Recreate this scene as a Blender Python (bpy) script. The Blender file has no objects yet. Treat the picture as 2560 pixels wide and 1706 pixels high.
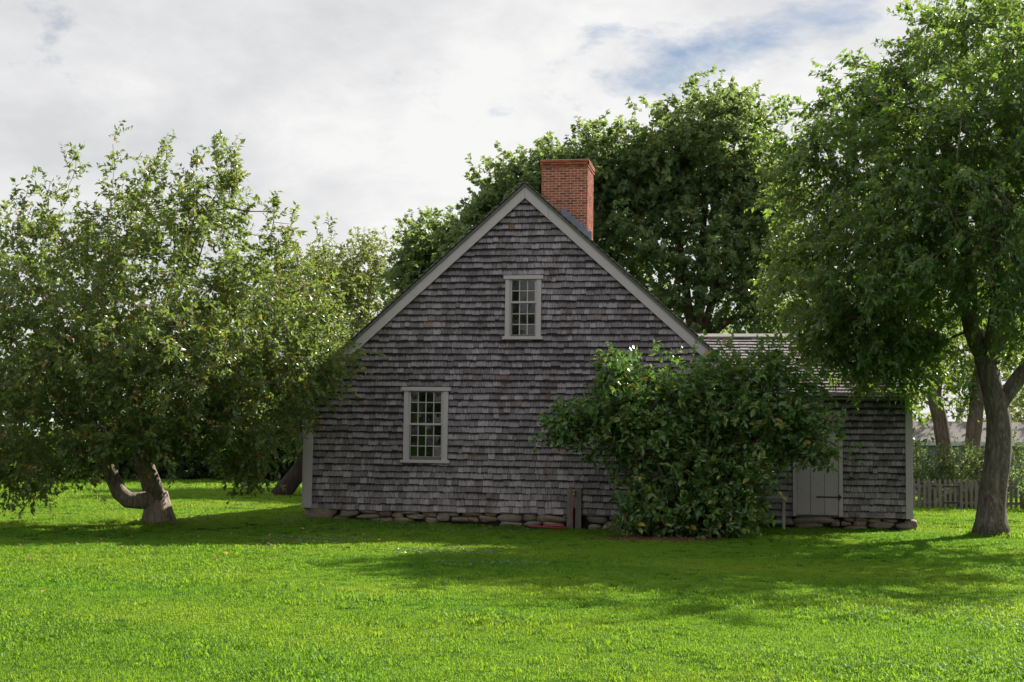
import bpy, math, random
import numpy as np
from mathutils import Vector, Matrix

random.seed(7)
RNG = np.random.default_rng(7)
SC = bpy.context.scene
COL = SC.collection
R = math.radians

# ------------------------------------------------------------------ camera
cam_d = bpy.data.cameras.new('camera')
cam_d.lens = 50.0; cam_d.sensor_width = 36.0; cam_d.clip_start = 0.1; cam_d.clip_end = 3000.0
cam = bpy.data.objects.new('camera', cam_d); COL.objects.link(cam)
cam.matrix_world = (Matrix.Translation((0, 0, 1.6)) @ Matrix.Rotation(math.pi/2 + math.atan(257/3555.6), 4, 'X')
                    @ Matrix.Rotation(R(0.8), 4, 'Z'))
SC.camera = cam

# ------------------------------------------------------------------ sky and sun
SUN_AZ, SUN_EL = R(45), R(38)
world = bpy.data.worlds.new('World'); SC.world = world; world.use_nodes = True
wt = world.node_tree; wt.nodes.clear()
def wn(t, **kw):
    n = wt.nodes.new(t)
    for k, v in kw.items(): setattr(n, k, v)
    return n
def wmath(op, a, b=None, c=None, clamp=False):
    n = wn('ShaderNodeMath', operation=op); n.use_clamp = clamp
    for i, v in enumerate((a, b, c)):
        if v is None: continue
        if isinstance(v, (int, float)): n.inputs[i].default_value = v
        else: wt.links.new(v, n.inputs[i])
    return n.outputs[0]
w_out = wn('ShaderNodeOutputWorld'); w_bg = wn('ShaderNodeBackground')
w_bg.inputs['Strength'].default_value = 0.041
sky = wn('ShaderNodeTexSky', sky_type='NISHITA'); sky.sun_disc = False
sky.sun_elevation = SUN_EL; sky.sun_rotation = SUN_AZ; sky.air_density = 1.0; sky.dust_density = 1.2; sky.ozone_density = 2.0
tc = wn('ShaderNodeTexCoord'); sep = wn('ShaderNodeSeparateXYZ'); wt.links.new(tc.outputs['Generated'], sep.inputs[0])
comb = wn('ShaderNodeCombineXYZ'); wt.links.new(sep.outputs['X'], comb.inputs[0]); wt.links.new(sep.outputs['Y'], comb.inputs[1]); wt.links.new(wmath('MULTIPLY', sep.outputs['Z'], 2.0), comb.inputs[2])
def wnoise(scale, detail, rough, off, dist=0.0):
    mp = wn('ShaderNodeMapping'); wt.links.new(comb.outputs[0], mp.inputs[0]); mp.inputs['Location'].default_value = off
    n = wn('ShaderNodeTexNoise'); n.inputs['Scale'].default_value = scale; n.inputs['Detail'].default_value = detail
    n.inputs['Roughness'].default_value = rough; n.inputs['Distortion'].default_value = dist
    wt.links.new(mp.outputs[0], n.inputs['Vector']); return n.outputs['Fac']
def wramp(fac, stops):
    r = wn('ShaderNodeValToRGB'); wt.links.new(fac, r.inputs[0])
    el = r.color_ramp.elements
    while len(el) < len(stops): el.new(0.5)
    for e, (p, c) in zip(el, stops): e.position = p; e.color = (*c, 1)
    return r.outputs[0]
n_big = wnoise(3.0, 8, 0.55, (23.3, 21.1, -0.17), 0.15)
n_det = wnoise(9.0, 9, 0.60, (89.6, 42.3, -0.17), 0.15)
cover = wmath('MULTIPLY_ADD', n_det, 0.62, wmath('MULTIPLY', n_big, 0.58))
mask = wramp(cover, [(0.425, (0, 0, 0)), (0.53, (1, 1, 1))])
shade = wnoise(5.0, 9, 0.6, (1.7, 9.2, 0.1), 0.15)
ccol = wramp(shade, [(0.32, (7.9, 8.0, 8.2)), (0.46, (9.4, 9.4, 9.5)), (0.56, (10.7, 10.65, 10.6))])
mix = wn('ShaderNodeMixRGB'); wt.links.new(mask, mix.inputs[0]); wt.links.new(sky.outputs[0], mix.inputs[1]); wt.links.new(ccol, mix.inputs[2])
wt.links.new(mix.outputs[0], w_bg.inputs['Color']); wt.links.new(w_bg.outputs[0], w_out.inputs['Surface'])

sun_d = bpy.data.lights.new('sun', 'SUN'); sun_d.energy = 5.0; sun_d.angle = R(0.55); sun_d.color = (1.0, 0.95, 0.86)
sun = bpy.data.objects.new('sun', sun_d); COL.objects.link(sun)
S = Vector((math.sin(SUN_AZ)*math.cos(SUN_EL), math.cos(SUN_AZ)*math.cos(SUN_EL), math.sin(SUN_EL)))
sun.rotation_euler = S.to_track_quat('Z', 'Y').to_euler()
vs = SC.view_settings
vs.view_transform = 'Standard'; vs.look = 'None'; vs.exposure = 1.1; vs.gamma = 1.0; vs.use_curve_mapping = False
SC.cycles.max_bounces = 6; SC.cycles.diffuse_bounces = 3; SC.cycles.glossy_bounces = 3; SC.cycles.transparent_max_bounces = 8; SC.cycles.transmission_bounces = 4
SC.cycles.sample_clamp_indirect = 6.0; SC.cycles.use_denoising = True; SC.cycles.use_adaptive_sampling = True; SC.cycles.adaptive_threshold = 0.015

# ------------------------------------------------------------------ helpers
def tag(o, label=None, cat=None, group=None, kind=None):
    if label: o['label'] = label
    if cat: o['category'] = cat
    if group: o['group'] = group
    if kind: o['kind'] = kind
    return o
def empty(name, loc=(0, 0, 0), rz=0.0, label=None, cat=None, group=None):
    o = bpy.data.objects.new(name, None); COL.objects.link(o); o.location = loc; o.rotation_euler = (0, 0, rz)
    o.empty_display_size = 0.3
    return tag(o, label, cat, group)
def link(name, me, mat=None, parent=None):
    o = bpy.data.objects.new(name, me); COL.objects.link(o)
    if mat is not None and not me.materials: me.materials.append(mat)
    if parent is not None: o.parent = parent
    return o
def np_mesh(name, verts, faces_flat, counts, smooth=False, uv=None):
    me = bpy.data.meshes.new(name)
    verts = np.asarray(verts, np.float32).reshape(-1, 3); faces_flat = np.asarray(faces_flat, np.int32).ravel(); counts = np.asarray(counts, np.int32).ravel()
    me.vertices.add(len(verts)); me.vertices.foreach_set('co', verts.ravel())
    me.loops.add(len(faces_flat)); me.loops.foreach_set('vertex_index', faces_flat)
    me.polygons.add(len(counts)); st = np.zeros(len(counts), np.int32); st[1:] = np.cumsum(counts)[:-1]
    me.polygons.foreach_set('loop_start', st); me.polygons.foreach_set('loop_total', counts)
    me.polygons.foreach_set('use_smooth', np.full(len(counts), smooth, bool))
    if uv is not None:
        l = me.uv_layers.new(name='UVMap'); l.data.foreach_set('uv', np.asarray(uv, np.float32).ravel())
    me.update(calc_edges=True); me.validate()
    return me
class MB:
    """collects polygons; build() makes one mesh object"""
    def __init__(s): s.v = []; s.f = []; s.uv = []
    def poly_prism(s, pts_f, pts_b, uvs=None):
        n = len(pts_f); b = len(s.v); s.v += [tuple(p) for p in pts_f] + [tuple(p) for p in pts_b]
        s.f.append([b+i for i in range(n)]); s.f.append([b+n+i for i in reversed(range(n))])
        for i in range(n):
            j = (i+1) % n; s.f.append([b+i, b+n+i, b+n+j, b+j])
        if uvs is not None:
            s.uv += [uvs[i] for i in range(n)] + [uvs[i] for i in reversed(range(n))]
            for i in range(n):
                j = (i+1) % n; s.uv += [uvs[i], uvs[i], uvs[j], uvs[j]]
    def box(s, x0, y0, z0, x1, y1, z1, bev=0.0):
        if bev <= 0:
            s.poly_prism([(x0, y0, z0), (x1, y0, z0), (x1, y0, z1), (x0, y0, z1)], [(x0, y1, z0), (x1, y1, z0), (x1, y1, z1), (x0, y1, z1)])
        else:
            c = bev
            def ring(y, e): return [(x0+e, y, z0), (x1-e, y, z0), (x1, y, z0+e), (x1, y, z1-e), (x1-e, y, z1), (x0+e, y, z1), (x0, y, z1-e), (x0, y, z0+e)]
            def inset(y): return [(x0+c+c*.4, y, z0+c), (x1-c-c*.4, y, z0+c), (x1-c, y, z0+c+c*.4), (x1-c, y, z1-c-c*.4), (x1-c-c*.4, y, z1-c), (x0+c+c*.4, y, z1-c), (x0+c, y, z1-c-c*.4), (x0+c, y, z0+c+c*.4)]
            b = len(s.v); s.v += inset(y0) + ring(y0+c, c*.7) + ring(y1, c*.7)
            s.f.append([b+i for i in range(8)]); s.f.append([b+16+i for i in reversed(range(8))])
            for k in (0, 8):
                for i in range(8):
                    j = (i+1) % 8; s.f.append([b+k+i, b+k+8+i, b+k+8+j, b+k+j])
    def beam(s, p, q, w, h, up=(0, 0, 1), uvs=False):
        p, q, up = Vector(p), Vector(q), Vector(up); d = (q-p).normalized(); a = d.cross(up).normalized(); c = a.cross(d)
        def r(o): return [o - a*w/2 - c*h/2, o + a*w/2 - c*h/2, o + a*w/2 + c*h/2, o - a*w/2 + c*h/2]
        s.poly_prism(r(p), r(q))
    def mesh(s, name, smooth=False):
        return np_mesh(name, s.v, [i for f in s.f for i in f], [len(f) for f in s.f], smooth, s.uv if s.uv and len(s.uv) == sum(len(f) for f in s.f) else None)
    def build(s, name, mat, parent=None, smooth=False): return link(name, s.mesh(name, smooth), mat, parent)

def tube(pts, radii, sides, cap=True, wob=0.0, rng=RNG):
    pts = np.asarray(pts, float); n = len(pts)
    t = np.zeros_like(pts); t[1:-1] = pts[2:]-pts[:-2]; t[0] = pts[1]-pts[0]; t[-1] = pts[-1]-pts[-2]
    t /= np.linalg.norm(t, axis=1)[:, None] + 1e-9
    a = np.cross(t[0], (0.3, 0.9, 0.2)); a /= np.linalg.norm(a)+1e-9
    V = []; ang = np.arange(sides)*2*math.pi/sides
    for i in range(n):
        a = a - t[i]*np.dot(a, t[i]); a /= np.linalg.norm(a)+1e-9; b = np.cross(t[i], a)
        r = radii[i]*(1+wob*rng.uniform(-1, 1, sides)) if wob else np.full(sides, radii[i])
        V.append(pts[i] + (np.cos(ang)*r)[:, None]*a + (np.sin(ang)*r)[:, None]*b)
    V = np.concatenate(V); F = []
    for i in range(n-1):
        for k in range(sides):
            l = (k+1) % sides; F.append((i*sides+k, i*sides+l, (i+1)*sides+l, (i+1)*sides+k))
    F = [list(f) for f in F]
    if cap: F.append([(n-1)*sides+k for k in range(sides)]); F.append([k for k in reversed(range(sides))])
    return V, F
class Acc:
    def __init__(s): s.V = []; s.F = []; s.C = []; s.n = 0
    def add(s, V, F):
        for f in F: s.F.extend([i+s.n for i in f]); s.C.append(len(f))
        s.V.append(np.asarray(V)); s.n += len(V)
    def mesh(s, name, smooth=True): return np_mesh(name, np.concatenate(s.V), s.F, s.C, smooth)

# ------------------------------------------------------------------ materials
class NT:
    def __init__(s, name):
        s.m = bpy.data.materials.new(name); s.m.use_nodes = True; s.t = s.m.node_tree; s.t.nodes.clear()
        s.out = s.n('ShaderNodeOutputMaterial')
    def n(s, t, **kw):
        n = s.t.nodes.new(t)
        for k, v in kw.items(): setattr(n, k, v)
        return n
    def put(s, sock, v):
        if isinstance(v, bpy.types.NodeSocket): s.t.links.new(v, sock)
        elif isinstance(v, (tuple, list)) and len(v) == 3 and sock.type == 'RGBA': sock.default_value = (*v, 1)
        else: sock.default_value = v
    def math(s, op, a, b=None, c=None, clamp=False):
        n = s.n('ShaderNodeMath', operation=op); n.use_clamp = clamp
        for i, v in enumerate((a, b, c)):
            if v is not None: s.put(n.inputs[i], v)
        return n.outputs[0]
    def noise(s, vec, scale, detail=4, rough=0.55, dist=0.0, out='Fac'):
        n = s.n('ShaderNodeTexNoise'); s.put(n.inputs['Vector'], vec); s.put(n.inputs['Scale'], scale); s.put(n.inputs['Detail'], detail)
        s.put(n.inputs['Roughness'], rough); s.put(n.inputs['Distortion'], dist); return n.outputs[out]
    def mapping(s, vec, scale=(1, 1, 1), loc=(0, 0, 0)):
        n = s.n('ShaderNodeMapping'); s.put(n.inputs['Vector'], vec); s.put(n.inputs['Scale'], scale); s.put(n.inputs['Location'], loc); return n.outputs[0]
    def ramp(s, fac, stops, interp='LINEAR'):
        r = s.n('ShaderNodeValToRGB'); s.put(r.inputs[0], fac); e = r.color_ramp.elements; r.color_ramp.interpolation = interp
        while len(e) < len(stops): e.new(0.5)
        for k, (p, c) in zip(e, stops): k.position = p; k.color = (*(c if isinstance(c, (tuple, list)) else (c, c, c)), 1)
        return r.outputs[0]
    def mix(s, fac, a, b, mode='MIX'):
        n = s.n('ShaderNodeMixRGB', blend_type=mode); s.put(n.inputs[0], fac); s.put(n.inputs[1], a); s.put(n.inputs[2], b); return n.outputs[0]
    def xyz(s, x, y, z):
        n = s.n('ShaderNodeCombineXYZ')
        for i, v in enumerate((x, y, z)): s.put(n.inputs[i], v)
        return n.outputs[0]
    def sep(s, v):
        n = s.n('ShaderNodeSeparateXYZ'); s.put(n.inputs[0], v); return n.outputs
    def rnd(s):
        a = s.n('ShaderNodeObjectInfo').outputs['Random']; b = s.n('ShaderNodeNewGeometry').outputs['Random Per Island']
        return s.math('FRACT', s.math('ADD', a, b))
    def pos(s): return s.n('ShaderNodeNewGeometry').outputs['Position']
    def obj(s): return s.n('ShaderNodeTexCoord').outputs['Object']
    def bump(s, h, strength=0.4, dist=0.02):
        n = s.n('ShaderNodeBump'); s.put(n.inputs['Height'], h); s.put(n.inputs['Strength'], strength); s.put(n.inputs['Distance'], dist); return n.outputs[0]
    def bsdf(s, col, rough=0.7, spec=0.5, normal=None, metal=0.0, coat=0.0):
        b = s.n('ShaderNodeBsdfPrincipled'); s.put(b.inputs['Base Color'], col); s.put(b.inputs['Roughness'], rough)
        s.put(b.inputs['Specular IOR Level'], spec); s.put(b.inputs['Metallic'], metal)
        if normal is not None: s.put(b.inputs['Normal'], normal)
        return b.outputs[0]
    def done(s, sh): s.t.links.new(sh, s.out.inputs['Surface']); return s.m

M = {}
def mat_shingle(name, dark, mid, light, brown=0.012, moss=0.0):
    t = NT(name); r = t.rnd(); uv = t.n('ShaderNodeUVMap').outputs[0]; u, v, _ = t.sep(uv)
    r2 = t.math('FRACT', t.math('MULTIPLY', r, 37.7)); r3 = t.math('FRACT', t.math('MULTIPLY', r, 91.3))
    grain = t.noise(t.xyz(t.math('MULTIPLY', u, 70), t.math('MULTIPLY_ADD', v, 0.9, t.math('MULTIPLY', r, 60)), r2), 1.0, 5, 0.65)
    streak = t.noise(t.xyz(t.math('MULTIPLY', u, 34), t.math('MULTIPLY_ADD', v, 0.5, t.math('MULTIPLY', r2, 40)), r), 1.0, 4, 0.65)
    p = t.pos(); big = t.noise(p, 0.9, 4, 0.6); med = t.noise(t.mapping(p, (3.5, 3.5, 1.2)), 1.0, 3, 0.6)
    wide = t.noise(t.mapping(p, (0.55, 0.55, 0.9)), 1.0, 3, 0.5)
    hz = t.math('MULTIPLY', t.math('SUBTRACT', t.sep(p)[2], 0.3), 0.55, clamp=True)          # splash-bleached bottom courses
    age = t.math('ADD', t.math('MULTIPLY', hz, 0.34), t.math('MULTIPLY_ADD', wide, 1.1, -0.28))
    tone = t.math('MULTIPLY_ADD', r, 0.28, t.math('MULTIPLY_ADD', grain, 0.85, t.math('MULTIPLY_ADD', wide, -0.25, 0.09)))
    base = t.ramp(tone, [(0.25, dark), (0.52, mid), (0.88, light)])
    st = t.math('ADD', t.math('MULTIPLY_ADD', v, 2.2, -1.42), t.math('MULTIPLY_ADD', streak, 1.5, t.math('MULTIPLY_ADD', med, 0.6, t.math('MULTIPLY_ADD', age, 1.0, -1.28))))  # dark top of each exposure: weather streaks plus painted shadow line under the butt
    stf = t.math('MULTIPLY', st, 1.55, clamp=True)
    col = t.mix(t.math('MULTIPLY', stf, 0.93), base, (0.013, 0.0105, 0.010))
    col = t.mix(1.0, col, t.mix(t.math('MULTIPLY', hz, 1.0, clamp=True), (1.0, 0.985, 0.97), (0.95, 0.91, 0.985)), 'MULTIPLY')
    br = t.math('GREATER_THAN', r3, 1-brown); col = t.mix(t.math('MULTIPLY', br, t.math('MULTIPLY_ADD', grain, 0.9, 0.05)), col, (0.20, 0.105, 0.05))
    redd = t.math('MULTIPLY', t.ramp(med, [(0.55, 0.0), (0.72, 1.0)]), 0.45); col = t.mix(redd, col, (0.075, 0.048, 0.034))
    if moss:
        mo = t.noise(p, 5.0, 5, 0.65); col = t.mix(t.math('MULTIPLY', t.ramp(mo, [(0.5, 0.0), (0.62, 1.0)]), moss), col, (0.12, 0.13, 0.075))
    return t.done(t.bsdf(col, 0.82, 0.25, t.bump(grain, 0.5, 0.004)))
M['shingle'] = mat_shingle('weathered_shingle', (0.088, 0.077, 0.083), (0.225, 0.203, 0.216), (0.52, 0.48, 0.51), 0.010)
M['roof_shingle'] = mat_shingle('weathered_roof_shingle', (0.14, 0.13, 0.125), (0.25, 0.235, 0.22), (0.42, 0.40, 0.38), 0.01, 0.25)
def mat_paint(name, col, var=0.12, rough=0.6):
    t = NT(name); o = t.pos(); n = t.noise(o, 6, 5, 0.6); g = t.noise(t.mapping(o, (40, 40, 3)), 1.0, 3)
    c = t.mix(t.math('MULTIPLY', n, 0.8), tuple(x*(1-var) for x in col), tuple(min(1, x*(1+var)) for x in col))
    c = t.mix(t.ramp(t.noise(o, 1.8, 6, 0.7), [(0.58, 0.0), (0.75, 0.35)]), c, tuple(x*0.62 for x in col))
    return t.done(t.bsdf(c, rough, 0.3, t.bump(g, 0.15, 0.003)))
M['trim'] = mat_paint('grey_trim_paint', (0.47, 0.425, 0.452))
M['trim_light'] = mat_paint('grey_sash_paint', (0.48, 0.44, 0.45))
M['door'] = mat_paint('grey_door_paint', (0.42, 0.375, 0.385))
M['white_paint'] = mat_paint('pale_grey_paint', (0.55, 0.58, 0.60), 0.06)
M['siding'] = mat_paint('blue_grey_siding', (0.27, 0.31, 0.40), 0.08)
def mat_wood(name, a, b, rough=0.8):
    t = NT(name); o = t.obj(); r = t.rnd(); g = t.noise(t.mapping(o, (30, 30, 2.5), (0, 0, 0)), 1.0, 6, 0.7, 1.5)
    c = t.mix(t.ramp(g, [(0.3, 0.0), (0.7, 1.0)]), a, b); c = t.mix(0.25, c, t.ramp(r, [(0.0, a), (1.0, b)]))
    return t.done(t.bsdf(c, rough, 0.25, t.bump(g, 0.6, 0.006)))
M['old_wood'] = mat_wood('weathered_plank', (0.075, 0.068, 0.065), (0.22, 0.205, 0.195))
M['fence_wood'] = mat_wood('weathered_fence_wood', (0.14, 0.12, 0.11), (0.28, 0.245, 0.225))
M['bench_wood'] = mat_wood('silvered_bench_wood', (0.24, 0.225, 0.195), (0.50, 0.47, 0.42))
def mat_plain(name, col, rough=0.6, spec=0.5, metal=0.0, var=0.25, scale=12):
    t = NT(name); n = t.noise(t.obj(), scale, 4, 0.6)
    c = t.mix(n, tuple(x*(1-var) for x in col), tuple(min(1, x*(1+var)) for x in col))
    return t.done(t.bsdf(c, rough, spec, t.bump(n, 0.2, 0.003), metal))
M['iron'] = mat_plain('black_iron', (0.02, 0.019, 0.02), 0.6)
M['lead'] = mat_plain('lead_flashing', (0.17, 0.20, 0.25), 0.55, 0.5, 0.3)
M['brass'] = mat_plain('brass', (0.55, 0.36, 0.12), 0.35, 0.5, 1.0)
M['hose'] = mat_plain('red_hose', (0.36, 0.03, 0.06), 0.45)
M['dark'] = mat_plain('dark_interior', (0.03, 0.027, 0.025), 0.9, 0.1)
M['mortar'] = mat_plain('chimney_mortar', (0.60, 0.49, 0.42), 0.9, 0.2, 0, 0.25, 30)
M['earth'] = mat_plain('dark_earth', (0.03, 0.024, 0.018), 0.95, 0.1)
M['asphalt_roof'] = mat_plain('brown_roofing', (0.15, 0.135, 0.125), 0.9, 0.2, 0, 0.35, 9)
def mat_brick():
    t = NT('red_brick'); r = t.rnd(); o = t.pos(); n = t.noise(o, 45, 4, 0.65); b = t.noise(o, 3.0, 3)
    c = t.ramp(t.math('MULTIPLY_ADD', r, 0.75, t.math('MULTIPLY', b, 0.3)), [(0.1, (0.14, 0.045, 0.034)), (0.35, (0.27, 0.075, 0.038)), (0.7, (0.40, 0.112, 0.048)), (1.0, (0.46, 0.19, 0.085))])
    c = t.mix(t.math('MULTIPLY', n, 0.4), c, (0.16, 0.06, 0.045)); c = t.mix(t.ramp(t.noise(o, 5.5, 6, 0.7), [(0.5, 0.0), (0.68, 0.6)]), c, (0.09, 0.045, 0.035))
    return t.done(t.bsdf(c, 0.85, 0.25, t.bump(n, 0.5, 0.004)))
M['brick'] = mat_brick()
def mat_stone():
    t = NT('field_stone'); r = t.rnd(); o = t.pos(); n = t.noise(o, 14, 6, 0.65); s = t.noise(o, 90, 3, 0.6); l = t.noise(o, 7, 5, 0.7)
    c = t.ramp(r, [(0.0, (0.33, 0.30, 0.24)), (0.3, (0.46, 0.40, 0.32)), (0.55, (0.40, 0.25, 0.185)), (0.8, (0.46, 0.30, 0.22)), (1.0, (0.50, 0.39, 0.27))])
    c = t.mix(t.math('MULTIPLY', n, 0.9), tuple([0.10, 0.085, 0.07]), c); c = t.mix(t.ramp(l, [(0.55, 0.0), (0.7, 0.45)]), c, (0.33, 0.32, 0.28))
    c = t.mix(t.math('MULTIPLY', s, 0.35), c, (0.12, 0.10, 0.09))
    return t.done(t.bsdf(c, 0.85, 0.3, t.bump(t.math('MULTIPLY_ADD', s, 0.3, n), 0.7, 0.015)))
M['stone'] = mat_stone()
def mat_glass():
    t = NT('window_glass'); o = t.pos(); n = t.noise(o, 5.0, 2)
    g = t.n('ShaderNodeBsdfGlossy'); t.put(g.inputs['Color'], (1, 1, 1)); t.put(g.inputs['Roughness'], 0.06); t.put(g.inputs['Normal'], t.bump(n, 0.10, 0.02))
    tr = t.n('ShaderNodeBsdfTransparent'); t.put(tr.inputs['Color'], (0.75, 0.78, 0.76))
    fr = t.n('ShaderNodeFresnel'); t.put(fr.inputs['IOR'], 1.5)
    mx = t.n('ShaderNodeMixShader'); t.put(mx.inputs[0], t.math('MULTIPLY', fr.outputs[0], 1.7, clamp=True)); t.t.links.new(tr.outputs[0], mx.inputs[1]); t.t.links.new(g.outputs[0], mx.inputs[2])
    return t.done(mx.outputs[0])
M['glass'] = mat_glass()
def mat_bark(name, a, b, lichen=0.0):
    t = NT(name); o = t.pos(); g = t.noise(t.mapping(o, (16, 16, 3.0)), 1.0, 6, 0.7, 0.8); f = t.noise(o, 38, 4, 0.65)
    c = t.mix(t.ramp(g, [(0.32, 0.0), (0.66, 1.0)]), a, b)
    if lichen: c = t.mix(t.math('MULTIPLY', t.ramp(t.noise(t.mapping(o, (7, 7, 4)), 2.0, 6, 0.75), [(0.54, 0.0), (0.60, 1.0)]), lichen), c, (0.27, 0.29, 0.24))
    return t.done(t.bsdf(c, 0.9, 0.2, t.bump(t.math('MULTIPLY_ADD', f, 0.35, g), 1.0, 0.035)))
M['bark_apple'] = mat_bark('apple_bark', (0.10, 0.078, 0.06), (0.36, 0.29, 0.225), 0.15)
M['bark_grey'] = mat_bark('grey_ridged_bark', (0.06, 0.047, 0.038), (0.20, 0.165, 0.14), 0.5)
M['bark_far'] = mat_bark('brown_bark', (0.06, 0.045, 0.035), (0.21, 0.16, 0.125), 0.1)
M['bark_dark'] = mat_bark('dark_bark', (0.020, 0.016, 0.013), (0.065, 0.05, 0.04))
def mat_leaf(name, stops, trans, gloss=0.35, tr_amt=0.45, spec=0.5):
    t = NT(name); r = t.rnd(); big = t.noise(t.pos(), 0.8, 2)
    f = t.math('MULTIPLY_ADD', big, 0.12, t.math('MULTIPLY', r, 0.94))
    c = t.ramp(f, stops)
    b = t.bsdf(c, gloss, spec)
    tl = t.n('ShaderNodeBsdfTranslucent'); t.put(tl.inputs['Color'], t.mix(0.55, c, trans, 'MIX'))
    mx = t.n('ShaderNodeMixShader'); t.put(mx.inputs[0], tr_amt); t.t.links.new(b, mx.inputs[1]); t.t.links.new(tl.outputs[0], mx.inputs[2])
    return t.done(mx.outputs[0])
M['leaf_apple'] = mat_leaf('apple_leaf', [(0.0, (0.055, 0.095, 0.034)), (0.45, (0.098, 0.15, 0.046)), (0.90, (0.16, 0.215, 0.062)), (0.962, (0.19, 0.21, 0.05)), (0.97, (0.50, 0.29, 0.02)), (0.99, (0.40, 0.14, 0.03))], (0.36, 0.48, 0.055), 0.36, 0.45, 0.5)
M['leaf_pear'] = mat_leaf('pear_leaf', [(0.0, (0.030, 0.072, 0.034)), (0.5, (0.056, 0.125, 0.044)), (0.985, (0.10, 0.185, 0.052)), (0.993, (0.26, 0.14, 0.04))], (0.40, 0.60, 0.04), 0.36, 0.48, 0.7)
M['leaf_maple'] = mat_leaf('maple_leaf', [(0.0, (0.060, 0.12, 0.060)), (0.5, (0.096, 0.17, 0.072)), (0.97, (0.15, 0.225, 0.085)), (1.0, (0.24, 0.25, 0.08))], (0.44, 0.55, 0.11), 0.42, 0.48, 0.6)
M['leaf_far'] = mat_leaf('far_tree_leaf', [(0.0, (0.11, 0.155, 0.055)), (0.5, (0.16, 0.205, 0.07)), (1.0, (0.23, 0.25, 0.09))], (0.48, 0.56, 0.09), 0.5, 0.48)
M['leaf_bush'] = mat_leaf('shrub_leaf', [(0.0, (0.055, 0.12, 0.045)), (0.5, (0.09, 0.18, 0.052)), (0.90, (0.16, 0.25, 0.06)), (0.975, (0.24, 0.27, 0.05)), (0.99, (0.42, 0.27, 0.03)), (1.0, (0.36, 0.16, 0.03))], (0.22, 0.42, 0.03), 0.30, 0.38, 0.7)
M['leaf_hedge'] = mat_leaf('hedge_leaf', [(0.0, (0.07, 0.12, 0.045)), (0.6, (0.13, 0.19, 0.065)), (1.0, (0.22, 0.27, 0.12))], (0.36, 0.48, 0.09), 0.38, 0.45)
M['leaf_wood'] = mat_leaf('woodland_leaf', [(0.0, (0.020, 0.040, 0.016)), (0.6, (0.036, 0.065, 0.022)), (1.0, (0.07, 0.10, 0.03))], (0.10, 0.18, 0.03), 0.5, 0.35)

def mat_ground():
    t = NT('lawn_soil'); p = t.pos(); n = t.noise(p, 0.35, 5, 0.6); f = t.noise(p, 9, 6, 0.7)
    c = t.mix(n, (0.022, 0.065, 0.010), (0.05, 0.11, 0.014)); c = t.mix(t.math('MULTIPLY', f, 0.6), c, (0.025, 0.045, 0.012))
    return t.done(t.bsdf(c, 1.0, 0.0, t.bump(f, 0.8, 0.05)))
M['ground'] = mat_ground()
def mat_grass():
    t = NT('grass_blade'); p = t.pos(); r = t.rnd(); big = t.noise(p, 0.45, 4, 0.6); med = t.noise(p, 2.2, 4, 0.6)
    huge = t.noise(t.mapping(p, (0.22, 0.30, 0.2)), 1.0, 3, 0.55)
    f = t.math('ADD', t.math('MULTIPLY_ADD', r, 0.42, t.math('MULTIPLY_ADD', big, 0.55, t.math('MULTIPLY', med, 0.45))), t.math('MULTIPLY_ADD', huge, 0.5, -0.42))
    c = t.ramp(f, [(0.2, (0.030, 0.115, 0.012)), (0.45, (0.070, 0.20, 0.018)), (0.72, (0.14, 0.29, 0.028)), (0.88, (0.27, 0.35, 0.06)), (1.0, (0.42, 0.37, 0.17))])
    b = t.bsdf(c, 0.45, 0.18)
    tl = t.n('ShaderNodeBsdfTranslucent'); t.put(tl.inputs['Color'], t.mix(0.5, c, t.mix(t.ramp(huge, [(0.35, 0.0), (0.65, 1.0)]), (0.34, 0.60, 0.02), (0.56, 0.66, 0.03))))
    mx = t.n('ShaderNodeMixShader'); t.put(mx.inputs[0], 0.52); t.t.links.new(b, mx.inputs[1]); t.t.links.new(tl.outputs[0], mx.inputs[2])
    return t.done(mx.outputs[0])
M['grass'] = mat_grass()
M['clover'] = mat_leaf('clover_leaf', [(0.0, (0.05, 0.11, 0.04)), (1.0, (0.12, 0.20, 0.08))], (0.2, 0.35, 0.08), 0.4, 0.3)
M['mulch'] = mat_plain('bark_mulch', (0.13, 0.07, 0.04), 0.95, 0.1, 0, 0.5, 25)

# ------------------------------------------------------------------ ground
def sst(a, b, x): x = np.clip((x-a)/(b-a), 0, 1); return x*x*(3-2*x)
def gz(x, y):
    x = np.asarray(x, float); y = np.asarray(y, float)
    f = np.interp(x, [-14, -8, -4, 0, 2, 7, 12], [0.5, 0.9, 1.1, 0.6, 0.25, 0.5, 0.3])
    return 0.075*f*sst(22.5, 27, y)*(1-0.6*sst(34, 48, y)) + 0.015*np.sin(x*0.7+y*0.4) + 0.012*np.sin(y*0.9-x*0.3)
def gzf(x, y): return float(gz(x, y))
xs = np.concatenate([np.linspace(-600, -45, 12), np.linspace(-40, 40, 121), np.linspace(45, 600, 12)])
ys = np.concatenate([np.linspace(-200, -5, 8), np.linspace(-2, 66, 120), np.linspace(75, 900, 14)])
X, Y = np.meshgrid(xs, ys); Z = gz(X, Y)
nx, ny = len(xs), len(ys); idx = np.arange(nx*ny).reshape(ny, nx)
F = np.stack([idx[:-1, :-1], idx[:-1, 1:], idx[1:, 1:], idx[1:, :-1]], -1).reshape(-1, 4)
g = link('lawn_ground', np_mesh('lawn_ground', np.stack([X, Y, Z], -1).reshape(-1, 3), F.ravel(), np.full(len(F), 4), True), M['ground']); tag(g, kind='structure')

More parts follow.
